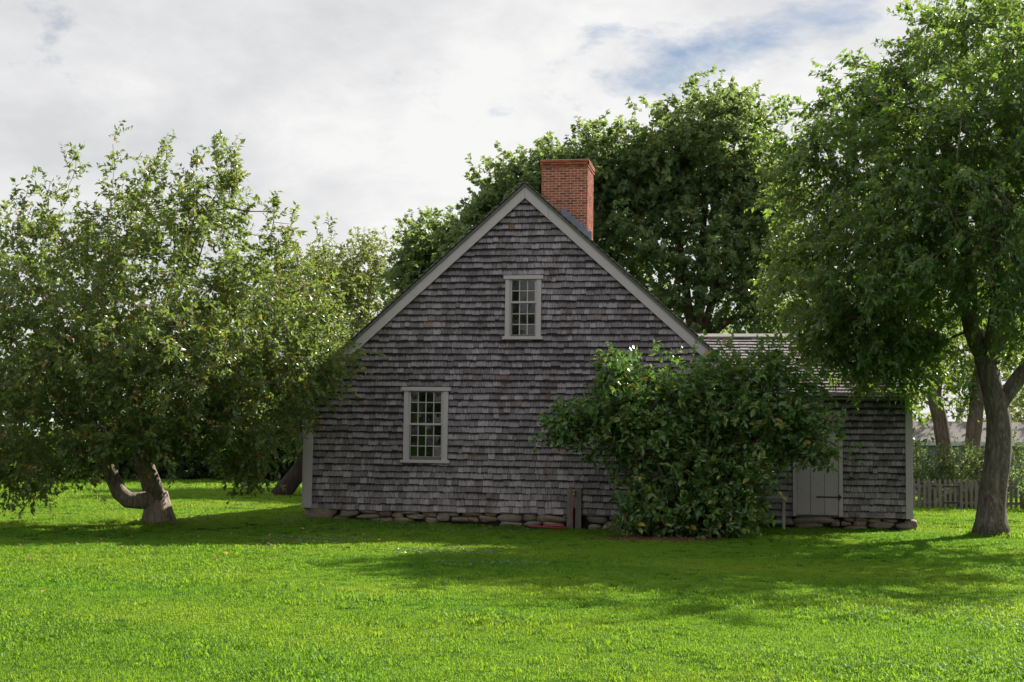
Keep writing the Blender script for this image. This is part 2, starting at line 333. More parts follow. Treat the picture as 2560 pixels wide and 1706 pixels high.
# ------------------------------------------------------------------ house
TH = R(10.5)
HO = Vector((0.3105, 26.94, 0.0))
HUX = Vector((math.cos(TH), -math.sin(TH), 0)); HUY = Vector((math.sin(TH), math.cos(TH), 0))
def hw(x, y, z=0.0): return HO + HUX*x + HUY*y + Vector((0, 0, z))
house = empty('shingled_house', HO, -TH, 'old grey shingled gable house with red brick chimney, low side wing and plank door', 'house')
PX, PZ, SL = -0.09, 6.56, 0.897          # ridge and roof pitch
XL, XR, DEP = -4.37, 4.19, 9.0
def roofz(x): return PZ - SL*abs(x-PX)

def clip(poly, a, b, c):                  # keep a*x + b*z <= c
    out = []
    for i in range(len(poly)):
        p, q = poly[i], poly[(i+1) % len(poly)]
        dp, dq = a*p[0]+b*p[1]-c, a*q[0]+b*q[1]-c
        if dp <= 0: out.append(p)
        if (dp < 0 < dq) or (dq < 0 < dp):
            k = dp/(dp-dq); out.append((p[0]+(q[0]-p[0])*k, p[1]+(q[1]-p[1])*k))
    return out
WIDTHS = [0.075, 0.09, 0.105, 0.12, 0.135, 0.155, 0.175, 0.20]
def shingle_prism(mb, poly, zb, ln, butt, xa, uo, expo):
    fr = [(x, -(butt*(1-(z-zb)/ln)+0.003), z) for x, z in poly]; bk = [(x, -(butt*(1-(z-zb)/ln)+0.003)+0.011, z) for x, z in poly]
    mb.poly_prism(fr, bk, [(x-xa+uo, (z-zb)/expo) for x, z in poly])
_var = {}
def shingle_variant(w, expo, ln, butt, key):
    k = (w, key)
    if k not in _var:
        mb = MB(); shingle_prism(mb, [(0.003, 0), (w-0.003, 0), (w-0.003, ln), (0.003, ln)], 0, ln, butt, 0, 0, expo); _var[k] = mb.mesh(key)
    return _var[k]
def shingle_field(partname, parent, mat, M4, x0, x1, z0, z1, expo, ln, butt, planes, holes, n_single, score, seed, wscale=1.0, jit=0.009, miss=0.0012):
    """rows of tapered shingles on a plane (x along, z up the slope, -y outward)"""
    rg = random.Random(seed); mb = MB(); singles = []
    rows = int(math.ceil((z1-z0)/expo))
    for r in range(rows):
        zb = z0 + r*expo + rg.uniform(-0.004, 0.004); x = x0 - rg.uniform(0, 0.1); sag = rg.uniform(-0.006, 0.006)
        while x < x1:
            w = rg.choice(WIDTHS)*wscale; xa, xb = x, x+w; x = xb
            if rg.random() < miss: continue
            dz = rg.uniform(-jit, jit)*(2.5 if rg.random() < 0.06 else 1) + sag*math.sin(x*0.9+r)
            za, zt = zb+dz, zb+dz+ln; segs = [(xa, xb)]; zlo, zhi = za, zt
            for hx0, hz0, hx1, hz1 in holes:
                if zb+expo <= hz0+0.004 or za >= hz1-0.004:      # band clear of the hole
                    if zb+expo <= hz0+0.004 and xb > hx0 and xa < hx1: zhi = min(zhi, hz0+0.03)
                    continue
                if xb <= hx0 or xa >= hx1: continue
                if za < hz0: zhi = min(zhi, hz0+0.02); continue
                if zb+expo > hz1+0.03 and za < hz1: zlo = max(zlo, hz1-0.01); continue
                ns = []
                for s0, s1 in segs:
                    if s0 < hx0: ns.append((s0, min(s1, hx0+0.02)))
                    if s1 > hx1: ns.append((max(s0, hx1-0.02), s1))
                segs = ns
            for s0, s1 in segs:
                s0, s1 = max(s0, x0), min(s1, x1)
                if s1-s0 < 0.02: continue
                full = abs((s1-s0)-w) < 1e-6 and zlo == za and zhi == zt
                poly = [(s0+0.003, zlo), (s1-0.003, zlo), (s1-0.003, zhi), (s0+0.003, zhi)]; n0 = list(poly)
                for a, b, c in planes: poly = clip(poly, a, b, c) if len(poly) > 2 else []
                if len(poly) < 3: continue
                tilt = rg.uniform(-0.012, 0.012)*(3 if rg.random() < 0.04 else 1); uo = rg.uniform(0, 50)
                if full and poly == n0: singles.append((score((s0+s1)/2, za)*w, s0, za, w, tilt, r))
                else: shingle_prism(mb, poly, za, ln, butt, s0, uo, expo)
    singles.sort(key=lambda q: -q[0])
    for k, (sc, s0, za, w, tilt, r) in enumerate(singles):
        if k < n_single:
            o = link(partname, shingle_variant(w, expo, ln, butt, partname), mat, parent)
            o.matrix_local = M4 @ Matrix.Translation((s0, 0, za)) @ Matrix.Rotation(tilt, 4, 'Y')
        else:
            ct, s_ = math.cos(tilt), math.sin(tilt)
            poly = [(s0+0.003, za), (s0+w-0.003, za-w*s_), (s0+w-0.003, za+ln-w*s_), (s0+0.003, za+ln)]
            shingle_prism(mb, poly, za, ln, butt, s0, rg.uniform(0, 50), expo)
    if mb.v:
        o = mb.build(partname+'_courses', mat, parent); o.matrix_local = M4; o['kind'] = 'stuff'

W1 = (-2.40, 1.21, -1.53, 2.66); W2 = (-0.45, 3.575, 0.245, 4.80)     # outer casing rectangles
G1 = (-2.28, 1.335, -1.665, 2.57); G2 = (-0.332, 3.67, 0.124, 4.71)   # glass
GABLE = [(-SL, 1, PZ-SL*PX*1.0), (SL, 1, PZ+SL*PX)]                   # z <= PZ - SL|x-PX|
def gable_planes(drop): return [(-SL, 1, PZ-SL*PX-drop), (SL, 1, PZ+SL*PX-drop)]
# backing wall with the two openings
wall_m = MB(); cuts = sorted({XL, XR, G1[0], G1[2], G2[0], G2[2]})
for a, b in zip(cuts[:-1], cuts[1:]):
    zr = [(0.28, PZ)]
    for gq in (G1, G2):
        if a >= gq[0]-1e-6 and b <= gq[2]+1e-6: zr = [(0.28, gq[1]), (gq[3], PZ)]
    for z0, z1 in zr:
        p = [(a, z0), (b, z0), (b, z1), (a, z1)]
        for pl in gable_planes(0.06): p = clip(p, *pl)
        if len(p) > 2: wall_m.poly_prism([(x, 0.004, z) for x, z in p], [(x, 0.09, z) for x, z in p])
gable = wall_m.build('gable_wall', M['old_wood'], house)
def sc_gable(x, z):
    if x < -3.4 or (x > 0.6 and z < 3.2): return 0.15
    return 1.0
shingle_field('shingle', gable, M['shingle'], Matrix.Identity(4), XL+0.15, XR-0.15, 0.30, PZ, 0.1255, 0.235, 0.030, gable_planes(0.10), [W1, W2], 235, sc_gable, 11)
side = MB(); side.box(XL, 0.095, 0.25, XL+0.09, DEP, 2.72); side.box(XR-0.09, 0.095, 0.25, XR, DEP, 2.72); side.box(XL, DEP, 0.25, XR, DEP+0.09, 2.72)
p = [(XL, 2.725), (XR, 2.725), (PX, PZ-0.06)]; side.poly_prism([(x, DEP, z) for x, z in p], [(x, DEP+0.09, z) for x, z in p])
side.box(XL+0.1, 0.1, 0.2, XR-0.1, DEP-0.01, 0.26); side.box(XL+0.1, 0.1, 2.85, XR-0.1, DEP-0.01, 2.93)
side.build('side_wall', M['dark'], house)
# trim boards
cb = MB(); cb.box(XL-0.01, -0.045, 0.31, XL+0.16, 0.003, 2.70, 0.006); cb.box(XL-0.035, -0.045, 0.31, XL-0.012, 0.14, 2.70); cb.build('corner_board', M['trim'], house)
cb = MB(); cb.box(XR-0.16, -0.045, 0.31, XR+0.01, 0.003, 2.70, 0.006); cb.build('corner_board', M['trim'], house)
n_ = math.hypot(1, SL); LW = 0.162; DROP = 0.055
def rake(xa, xb, name='rake_board'):     # board below the roof line between two x on one slope
    mb = MB(); dz = LW*n_
    pa = [(xa, roofz(xa)-DROP), (xb, roofz(xb)-DROP), (xb, roofz(xb)-DROP-dz), (xa, roofz(xa)-DROP-dz)]
    if xb < xa: pa = pa[::-1]
    mb.poly_prism([(x, -0.078, z) for x, z in pa][::-1], [(x, -0.040, z) for x, z in pa][::-1]); return mb.build(name, M['trim'], house)
rake(XL-0.22, PX-0.002); rake(PX+0.002, 0.365); rake(0.369, XR+0.22)
for s in (-1, 1):                        # moulding strip on top of the rake, under the roof edge
    mb = MB(); xe = (XL-0.24 if s < 0 else XR+0.24); xa, xb = (xe, PX) if s < 0 else (PX, xe)
    pa = [(xa, roofz(xa)-0.052), (xa, roofz(xa)-0.016), (xb, roofz(xb)-0.016), (xb, roofz(xb)-0.052)]
    mb.poly_prism([(x, -0.105, z) for x, z in pa][::-1], [(x, -0.041, z) for x, z in pa][::-1]); mb.build('roof_edge_moulding', M['old_wood'], house)
# main roof: a deck and shingle courses on each slope
ang = math.atan(SL); run = (XR-PX)+0.24; slope_len = run*n_
for s in (-1, 1):
    mb = MB(); xe = PX + s*run
    pa = [(PX, PZ-0.012), (xe, roofz(xe)-0.012), (xe, roofz(xe)+0.012), (PX, PZ+0.012)]
    if s > 0: pa = pa[::-1]
    mb.poly_prism([(x, -0.10, z) for x, z in pa], [(x, DEP+0.1, z) for x, z in pa]); deck = mb.build('roof', M['old_wood'], house)
    # field plane: x along the depth, z up the slope
    if s > 0: ex, ez = Vector((0, 1, 0)), Vector((-math.cos(ang), 0, math.sin(ang)))
    else: ex, ez = Vector((0, -1, 0)), Vector((math.cos(ang), 0, math.sin(ang)))
    ey = ez.cross(ex)
    org = Vector((xe, -0.12 if s > 0 else DEP+0.12, roofz(xe)+0.014))
    M4 = Matrix(((ex.x, ey.x, ez.x, org.x), (ex.y, ey.y, ez.y, org.y), (ex.z, ey.z, ez.z, org.z), (0, 0, 0, 1)))
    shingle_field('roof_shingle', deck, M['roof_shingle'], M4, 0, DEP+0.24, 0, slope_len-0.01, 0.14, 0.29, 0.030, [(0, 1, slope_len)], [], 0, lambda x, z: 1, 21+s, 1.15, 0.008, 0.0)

# windows
def window(W, G, cols, rows_up, rows_lo, head_over, label):
    z0, z1 = W[1], W[3]
    w = empty('window', (0, 0, 0)); w.parent = house; w['label'] = label
    hb = MB(); hb.box(W[0]-head_over, -0.075, z1-0.075, W[2]+head_over, -0.002, z1, 0.005); hb.build('head_casing', M['trim'], w)
    for a, b in ((W[0], G[0]-0.035), (G[2]+0.035, W[2])):
        mb = MB(); mb.box(a, -0.055, z0+0.06, b, -0.002, z1-0.076, 0.004); mb.build('side_casing', M['trim'], w)
    mb = MB(); mb.box(W[0]-0.045, -0.085, z0, W[2]+0.045, -0.002, z0+0.058, 0.005); mb.build('sill', M['trim'], w)
    jm = MB()                                                      # jamb lining back into the wall
    jm.box(G[0]-0.034, -0.030, z0+0.059, G[0]-0.012, 0.09, z1-0.077); jm.box(G[2]+0.012, -0.030, z0+0.059, G[2]+0.034, 0.09, z1-0.077)
    jm.box(G[0]-0.011, -0.028, G[3]+0.014, G[2]+0.011, 0.09, z1-0.077); jm.build('jamb', M['trim'], w)
    gh = (G[3]-G[1]-0.035)/(rows_up+rows_lo)
    zm = G[1] + gh*rows_lo
    for k, (a, b, rows, y) in enumerate(((zm+0.035, G[3], rows_up, -0.022), (G[1], zm, rows_lo, 0.008))):
        s = MB(); s.box(G[0]-0.010, y, a-(0.035 if k == 0 else 0.066), G[0]+0.008, y+0.028, b+0.012); s.box(G[2]-0.008, y, a-(0.035 if k == 0 else 0.066), G[2]+0.010, y+0.028, b+0.012)
        s.box(G[0]+0.009, y, b-0.003, G[2]-0.009, y+0.028, b+0.012); s.box(G[0]+0.009, y, a-(0.035 if k == 0 else 0.066), G[2]-0.009, y+0.028, a+0.003)
        sash = s.build('sash', M['trim_light'], w)
        pw = (G[2]-G[0])/cols; ph = (b-a)/rows
        for i in range(1, cols):
            x = G[0]+pw*i; m = MB(); m.box(x-0.0085, y+0.003, a+0.004, x+0.0085, y+0.024, b-0.004); m.build('muntin', M['trim_light'], sash)
        for j in range(1, rows):
            z = a+ph*j; m = MB(); m.box(G[0]+0.009, y+0.0045, z-0.0075, G[2]-0.009, y+0.0225, z+0.0075); m.build('muntin', M['trim_light'], sash)
        for i in range(cols):
            for j in range(rows):
                m = MB(); xa, za = G[0]+pw*i, a+ph*j; rr = random.uniform(-0.003, 0.003); rq = random.uniform(-0.006, 0.006)
                m.v = [(xa, y+0.013+rr, za), (xa+pw, y+0.013-rr, za), (xa+pw, y+0.013-rr+rq, za+ph), (xa, y+0.013+rr+rq, za+ph)]; m.f = [[0, 1, 2, 3]]
                m.build('pane', M['glass'], sash)
    return w
window(W1, G1, 4, 3, 3, 0.05, 'lower window of twenty-four small dark panes')
window(W2, G2, 3, 2, 3, 0.035, 'upper gable window of fifteen small panes')

# chimney
CX0, CX1, CY0, CY1, CZ1 = -0.117, 0.838, 2.0, 2.95, 7.43
core = MB(); core.box(CX0+0.007, CY0+0.007, 5.2, CX1-0.007, CY1-0.007, CZ1-0.006); chim = core.build('chimney', M['mortar'], house)
BH, BL = 0.0515, 0.152; brm = {}
def brick_mesh(l, d):
    k = (round(l, 3), round(d, 3))
    if k not in brm:
        m = MB(); m.box(0, 0, 0, l, d, BH-0.011, 0.003); brm[k] = m.mesh('brick')
    return brm[k]
rest = MB(); cnt = 0; row = 0; z = CZ1-BH*34
while row < 34:
    ext = 0.030 if row >= 32 else (0.016 if row == 31 else 0.0)
    off = 0 if row % 2 else BL/2
    x = CX0-ext - (off and BL-off)
    while x < CX1+ext-0.01:
        a, b = max(x, CX0-ext), min(x+BL-0.011, CX1+ext); x += BL
        if b-a < 0.03: continue
        if z+BH < roofz((a+b)/2)-0.30: continue
        jx = random.uniform(-0.002, 0.002); jy = random.uniform(-0.003, 0.002)
        if cnt < 215 and z > roofz((a+b)/2)-0.1:
            o = link('brick', brick_mesh(b-a, 0.07), M['brick'], chim); o.location = (a+jx, CY0-ext+jy, z+random.uniform(-0.001, 0.001)); cnt += 1
        else: rest.box(a+jx, CY0-ext+jy, z, b+jx, CY0-ext+0.07, z+BH-0.011, 0.003)
    y = CY0-ext+0.072+(0.0 if off else BL/2-0.03)
    if not off: rest.box(CX1+ext-0.09, CY0-ext+0.0725, z, CX1+ext, y-0.008, z+BH-0.011, 0.002)
    while y < CY1+ext-0.01:
        b = min(y+BL-0.011, CY1+ext); jx = random.uniform(-0.003, 0.002)
        if cnt < 300 and z > roofz(CX1)-0.05 and b-y > 0.1:
            o = link('brick', brick_mesh(0.07, b-y), M['brick'], chim); o.location = (CX1+ext-0.07-jx, y, z); cnt += 1
        elif b-y > 0.03: rest.box(CX1+ext-0.07-jx, y, z, CX1+ext-jx, b, z+BH-0.011, 0.002)
        y += BL
    if z > 6.2:
        y = CY0-ext+0.073
        while y < CY1+ext-0.03: rest.box(CX0-ext, y, z, CX0-ext+0.068, min(y+BL-0.011, CY1+ext), z+BH-0.011, 0.002); y += BL
    row += 1; z += BH
o = rest.build('brick_courses', M['brick'], chim); o['kind'] = 'stuff'
cap = MB(); cap.box(CX0-0.015, CY0-0.015, CZ1-0.005, CX1+0.015, CY1+0.015, CZ1+0.004); cap.build('mortar_cap', M['mortar'], chim)
for i in range(7):
    x = 0.30 + i*0.085; mb = MB(); zt = roofz(x)+0.20+random.uniform(-0.02, 0.03); mb.box(x, CY0-0.012-0.002*(i % 3), roofz(x+0.12)-0.05, x+0.125, CY0-0.004-0.002*(i % 3), zt); mb.build('flashing', M['lead'], chim)
mb = MB(); mb.box(CX1+0.004, CY0-0.01, roofz(CX1)-0.1, CX1+0.010, CY1+0.03, roofz(CX1)+0.10); mb.build('flashing', M['lead'], chim)

# foundation stones
def stone_mesh(w, d, h, seed):
    rg = np.random.default_rng(seed); n = 4; V = {}; vl = []; F = []
    def vid(p):
        if p not in V: V[p] = len(vl); vl.append(p)
        return V[p]
    for ax in range(3):
        for s in (0, n):
            for i in range(n):
                for j in range(n):
                    q = []
                    for di, dj in ((0, 0), (1, 0), (1, 1), (0, 1)):
                        c = [0, 0, 0]; c[ax] = s; c[(ax+1) % 3] = i+di; c[(ax+2) % 3] = j+dj; q.append(vid(tuple(c)))
                    F.append(q if s else q[::-1])
    P = np.array(vl, float)/n*2-1
    e = 3.0; L = (np.abs(P)**e).sum(1)**(1/e); P = P/L[:, None]
    ph = rg.uniform(0, 6, 9); 
    P = P*(1+0.10*np.sin(P[:, [1]]*3+ph[0]+P[:, [2]]*2)+0.09*np.sin(P[:, [0]]*3.3+ph[1])+0.07*np.sin(P[:, [2]]*4+ph[2]+P[:, [0]]*2)+rg.uniform(-0.03, 0.03, (len(P), 1)))
    P[:, 2] += 0.18*P[:, 0]*rg.uniform(-1, 1)*(h/w); P *= np.array([w, d, h])/2
    return np_mesh('stone', P, np.array(F).ravel(), np.full(len(F), 4), True)
STONES = [(-4.42, 0.1, -3.7, 0.33), (-3.69, 0.16, -3.28, 0.31), (-3.77, 0.08, -3.51, 0.17), (-3.27, 0.22, -2.9, 0.32), (-3.3, 0.13, -2.9, 0.21), (-2.89, 0.16, -2.64, 0.32), (-2.63, 0.15, -2.37, 0.28), (-2.51, 0.24, -2.03, 0.31), (-2.35, 0.14, -1.96, 0.23), (-2.03, 0.17, -1.75, 0.3), (-1.74, 0.12, -1.48, 0.3), (-1.52, 0.21, -1.29, 0.31), (-1.44, 0.11, -1.26, 0.2), (-1.25, 0.21, -0.84, 0.3), (-0.82, 0.24, -0.55, 0.3), (-1.27, 0.1, -1.13, 0.2), (-1.13, 0.1, -0.93, 0.2), (-0.92, 0.11, -0.56, 0.23), (-0.55, 0.14, -0.08, 0.3), (-0.08, 0.15, 0.21, 0.29), (0.21, 0.14, 0.75, 0.29), (0.69, 0.21, 0.79, 0.3), (1.14, 0.14, 1.54, 0.27), (1.56, 0.21, 1.76, 0.28), (1.16, 0.02, 1.44, 0.12), (1.46, 0.03, 1.76, 0.17),
          (1.78, 0.12, 2.2, 0.29), (2.22, 0.1, 2.6, 0.28), (2.62, 0.12, 3.1, 0.29), (3.12, 0.1, 3.6, 0.29), (3.62, 0.1, 4.15, 0.29), (-3.05, 0.05, -2.6, 0.14), (-2.6, 0.06, -2.2, 0.15), (-1.98, 0.07, -1.7, 0.16), (-0.5, 0.05, -0.1, 0.14), (-0.05, 0.05, 0.3, 0.14), (0.32, 0.04, 0.7, 0.14)]
STONES_W = [(4.2, 0.08, 4.6, 0.27), (4.58, 0.08, 4.95, 0.26), (4.95, 0.11, 5.71, 0.27), (5.66, 0.08, 5.86, 0.2), (5.92, 0.18, 6.14, 0.26), (5.87, 0.1, 6.06, 0.18), (6.15, 0.19, 6.35, 0.27), (6.09, 0.1, 6.37, 0.2), (6.35, 0.16, 6.65, 0.26), (6.42, 0.06, 6.86, 0.18), (6.65, 0.18, 6.95, 0.25), (6.89, 0.05, 7.3, 0.19), (7.07, 0.1, 7.31, 0.24), (5.0, 0.03, 5.5, 0.12), (5.9, 0.02, 6.4, 0.11)]
fb = MB(); fb.box(XL+0.05, 0.10, -0.05, XR-0.05, 0.3, 0.279); fb.box(XL+0.05, 0.301, -0.05, XL+0.3, DEP, 0.249); found = fb.build('foundation', M['earth'], house)
for lst, yb, x_off in ((STONES, 0.06, 0), (STONES_W, 2.07, 0)):
    for k, (a, b, c, d) in enumerate(lst):
        w, h = (c-a)*1.03, (d-b)*1.08+0.01; dp = min(0.34, max(0.2, w*0.6)) if k else 0.4
        o = link('stone', stone_mesh(w, dp, h, k+int(yb*50)), M['stone'], found); o.location = ((a+c)/2, yb+dp*0.28 if k else yb+0.10, (b+d)/2); o.rotation_euler = (random.uniform(-0.05, 0.05), random.uniform(-0.06, 0.06), 0)

# boards round the spigot
for a, b in ((0.784, 0.905), (0.945, 1.056)):
    mb = MB(); mb.box(a, -0.075, 0.02, b, -0.040, 0.78, 0.004); mb.build('spigot_board', M['old_wood'], house)
mb = MB(); mb.box(0.9055, -0.070, 0.42, 0.9445, -0.040, 0.775); mb.build('spigot_board', M['old_wood'], house)
mb = MB(); mb.box(0.78, -0.039, 0.02, 1.06, -0.026, 0.42); mb.build('spigot_backing', M['earth'], house)
V, Fq = tube([(0.925, -0.05, 0.69), (0.925, -0.11, 0.69), (0.925, -0.13, 0.68), (0.922, -0.135, 0.655)], [0.016, 0.018, 0.016, 0.015], 10); a_ = Acc(); a_.add(V, Fq)
V, Fq = tube([(0.925, -0.105, 0.70), (0.925, -0.105, 0.735)], [0.006, 0.006], 8); a_.add(V, Fq)
V, Fq = tube([(0.925, -0.105, 0.735), (0.925, -0.105, 0.75)], [0.028, 0.026], 10); a_.add(V, Fq)
link('spigot', a_.mesh('spigot'), M['brass'], house)

# ---- side wing
EY, EXR, EEZ = 2.0, 7.215, 2.66
ERY, ERZ = 4.05, 3.93
wm = MB(); wm.box(XR+0.002, EY+0.004, 0.26, EXR, EY+0.09, EEZ); wing = wm.build('wing_wall', M['old_wood'], house)
DX0, DX1, DZ1 = 4.95, 5.905, 2.30
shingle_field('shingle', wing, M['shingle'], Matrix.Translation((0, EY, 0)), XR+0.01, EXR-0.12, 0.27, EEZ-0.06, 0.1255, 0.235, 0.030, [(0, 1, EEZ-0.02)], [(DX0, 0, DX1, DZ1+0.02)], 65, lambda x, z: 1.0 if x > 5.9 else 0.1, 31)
es = MB(); es.box(EXR-0.09, EY+0.095, 0.26, EXR, 2*ERY-EY, EEZ); es.box(XR+0.002, 2*ERY-EY+0.001, 0.26, EXR, 2*ERY-EY+0.09, EEZ)
es.poly_prism([(EXR-0.09, EY+0.1, EEZ+0.001), (EXR-0.09, 2*ERY-EY, EEZ+0.001), (EXR-0.09, ERY, ERZ-0.05)], [(EXR, EY+0.1, EEZ+0.001), (EXR, 2*ERY-EY, EEZ+0.001), (EXR, ERY, ERZ-0.05)])
es.build('wing_side_wall', M['dark'], house)
mb = MB(); mb.box(EXR-0.125, EY-0.045, 0.255, EXR+0.012, EY+0.003, EEZ-0.10, 0.005); mb.build('corner_board', M['trim'], house)
mb = MB(); mb.box(XR+0.012, EY-0.052, EEZ-0.098, EXR+0.03, EY+0.003, EEZ-0.012, 0.005); mb.build('frieze_board', M['trim'], house)
mb = MB(); mb.box(XR+0.012, EY-0.105, EEZ-0.011, EXR+0.05, EY+0.003, EEZ+0.014, 0.004); mb.build('eave_moulding', M['trim'], house)
fb = MB(); fb.box(XR, EY+0.11, -0.05, EXR-0.04, EY+0.32, 0.259); fb.box(EXR-0.25, EY+0.321, -0.05, EXR-0.03, 2*ERY-EY, 0.259); fb.build('wing_footing', M['earth'], house)
# wing roof
wang = math.atan2(ERZ-EEZ, ERY-EY); wlen = math.hypot(ERZ-EEZ, ERY-EY)+0.14
for s in (1, -1):
    ez = Vector((0, s*math.cos(wang), math.sin(wang))); ex = Vector((s, 0, 0)); ey = ez.cross(ex); top = Vector((0, ERY, ERZ+0.01)); org = top - ez*wlen
    xs0 = 2.7; xs1 = EXR+0.09
    mb = MB(); nn = -ey
    q = [org+Vector((xs0, 0, 0)), org+Vector((xs1, 0, 0)), top+Vector((xs1, 0, 0)), top+Vector((xs0, 0, 0))]
    mb.poly_prism([p_ + nn*0.006 for p_ in q], [p_ - nn*0.018 for p_ in q]); wr = mb.build('wing_roof', M['old_wood'], house)
    org2 = org + Vector((0 if s > 0 else 0, 0, 0)) + nn*0.007
    M4 = Matrix(((ex.x, ey.x, ez.x, org2.x), (ex.y, ey.y, ez.y, org2.y), (ex.z, ey.z, ez.z, org2.z), (0, 0, 0, 1)))
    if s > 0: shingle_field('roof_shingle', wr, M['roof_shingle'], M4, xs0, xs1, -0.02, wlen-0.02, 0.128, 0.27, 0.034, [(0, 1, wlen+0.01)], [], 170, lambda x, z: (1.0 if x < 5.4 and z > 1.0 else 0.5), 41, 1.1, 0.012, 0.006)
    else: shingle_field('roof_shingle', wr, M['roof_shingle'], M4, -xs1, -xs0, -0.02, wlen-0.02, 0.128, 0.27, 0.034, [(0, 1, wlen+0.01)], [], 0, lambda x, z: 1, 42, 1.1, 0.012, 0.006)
for s in (1, -1):
    mb = MB(); mb.beam((2.75, ERY-s*0.062, ERZ+0.035-(0.0 if s > 0 else 0.004)), (EXR+0.1, ERY-s*0.062, ERZ+0.035-(0.0 if s > 0 else 0.004)), 0.135, 0.022, (0, -s*math.sin(wang), math.cos(wang))); mb.build('ridge_board', M['old_wood'] if s < 0 else M['bench_wood'], house)
# door
door = empty('door', (0, 0, 0)); door.parent = house; door['label'] = 'grey vertical plank door with black strap hinges'
for a, b in ((DX0, DX0+0.075), (DX1-0.075, DX1)):
    mb = MB(); mb.box(a, EY-0.050, 0.27, b, EY+0.002, DZ1-0.072, 0.004); mb.build('door_casing', M['trim'], door)
mb = MB(); mb.box(DX0, EY-0.052, DZ1-0.07, DX1, EY+0.002, DZ1+0.03, 0.004); mb.build('door_casing', M['trim'], door)
px = [DX0+0.078, DX0+0.338, DX0+0.605, DX1-0.078]
for a, b in zip(px[:-1], px[1:]):
    mb = MB(); mb.box(a+0.003, EY-0.036, 0.30, b-0.003, EY+0.001, DZ1-0.074, 0.004); mb.build('plank', M['door'], door)
for hz in (0.65, 1.95):
    mb = MB(); mb.box(DX1-0.50, EY-0.044, hz-0.014, DX1-0.078, EY-0.037, hz+0.014)
    xq = DX1-0.074; mb.poly_prism([(xq, EY-0.058, hz-0.065), (xq+0.055, EY-0.058, hz), (xq, EY-0.058, hz+0.065), (xq-0.02, EY-0.058, hz)], [(xq, EY-0.051, hz-0.065), (xq+0.055, EY-0.051, hz), (xq, EY-0.051, hz+0.065), (xq-0.02, EY-0.051, hz)])
    mb.build('strap_hinge', M['iron'], door)
mb = MB(); mb.box(DX0+0.085, EY-0.046, 1.405, DX0+0.235, EY-0.037, 1.425); mb.box(DX0+0.075, EY-0.06, 1.385, DX0+0.095, EY-0.0465, 1.455); mb.box(DX0+0.15, EY-0.055, 1.38, DX0+0.162, EY-0.0465, 1.45); mb.build('latch', M['iron'], door)

# ------------------------------------------------------------------ hose, bench
hp = [(0.922, -0.135, 0.65), (0.92, -0.14, 0.55), (0.905, -0.13, 0.40), (0.89, -0.13, 0.25), (0.86, -0.15, 0.12), (0.80, -0.22, 0.075)]
for k in range(50):
    a = 0.3+k*2*math.pi/22; rr = 1.0-0.10*(k//22)
    hp.append((0.44+0.34*rr*math.cos(a), -0.30+0.085*rr*math.sin(a)-0.02*k/22, 0.055+0.012*(k//22)+0.008*math.sin(a*2)))
hpw = [hw(*q) for q in hp]
for q in hpw[6:]: q.z += 0.01
V, Fq = tube([tuple(q) for q in hpw], [0.0095]*len(hpw), 8); a_ = Acc(); a_.add(V, Fq)
tag(link('garden_hose', a_.mesh('garden_hose'), M['hose']), 'red garden hose hanging from brass tap and coiled on the grass', 'hose')
bl = hw(4.35, 1.30); bz = gzf(bl.x, bl.y)
bench = empty('plank_bench', (bl.x, bl.y, bz), -TH+0.03, 'small weathered plank bench beside the wing door, half hidden by the shrub', 'bench')
mb = MB(); mb.box(-0.62, -0.17, 0.595, 0.50, 0.15, 0.635, 0.006); mb.build('seat', M['bench_wood'], bench)
for x in (-0.5, 0.42):
    mb = MB(); mb.box(x-0.03, -0.13, 0.0, x+0.03, -0.07, 0.594, 0.004); mb.build('leg', M['bench_wood'], bench)
    mb = MB(); mb.box(x-0.03, 0.06, 0.0, x+0.03, 0.12, 0.594, 0.004); mb.build('leg', M['bench_wood'], bench)
mb = MB(); mb.box(-0.47, -0.11, 0.14, 0.39, -0.09, 0.19); mb.build('stretcher', M['bench_wood'], bench)

# ------------------------------------------------------------------ trees
def leaf_arrays(pos, axis, nrm, L, W, hi=False):
    n = len(pos); side = np.cross(axis, nrm); side /= np.linalg.norm(side, axis=1)[:, None]+1e-9; nrm = np.cross(side, axis)
    L = L[:, None]; W = W[:, None]
    if not hi:
        V = np.stack([pos, pos+axis*L*0.42+side*W*0.5+nrm*W*0.16, pos+axis*L*0.5-nrm*W*0.02, pos+axis*L*0.42-side*W*0.5+nrm*W*0.16, pos+axis*L-nrm*L*0.12], 1)
        f = np.array([[0, 2, 1], [2, 4, 1], [0, 3, 2], [3, 4, 2]])
    else:
        V = np.stack([pos, pos+axis*L*0.22+side*W*0.40+nrm*W*0.10, pos+axis*L*0.60+side*W*0.42+nrm*W*0.08, pos+axis*L-nrm*L*0.16, pos+axis*L*0.60-side*W*0.42+nrm*W*0.08, pos+axis*L*0.22-side*W*0.40+nrm*W*0.10, pos+axis*L*0.45-nrm*W*0.05], 1)
        f = np.array([[0, 6, 1], [1, 6, 2], [2, 6, 3], [3, 6, 4], [4, 6, 5], [5, 6, 0]])
    k = V.shape[1]; Fa = (f[None] + (np.arange(n)*k)[:, None, None]).reshape(-1, 3)
    return V.reshape(-1, 3), Fa
def leaf_mesh(name, *a, **k):
    V, Fa = leaf_arrays(*a, **k); return np_mesh(name, V, Fa.ravel(), np.full(len(Fa), 3), False)
def unit(v): return v/(np.linalg.norm(v, axis=-1, keepdims=True)+1e-9)
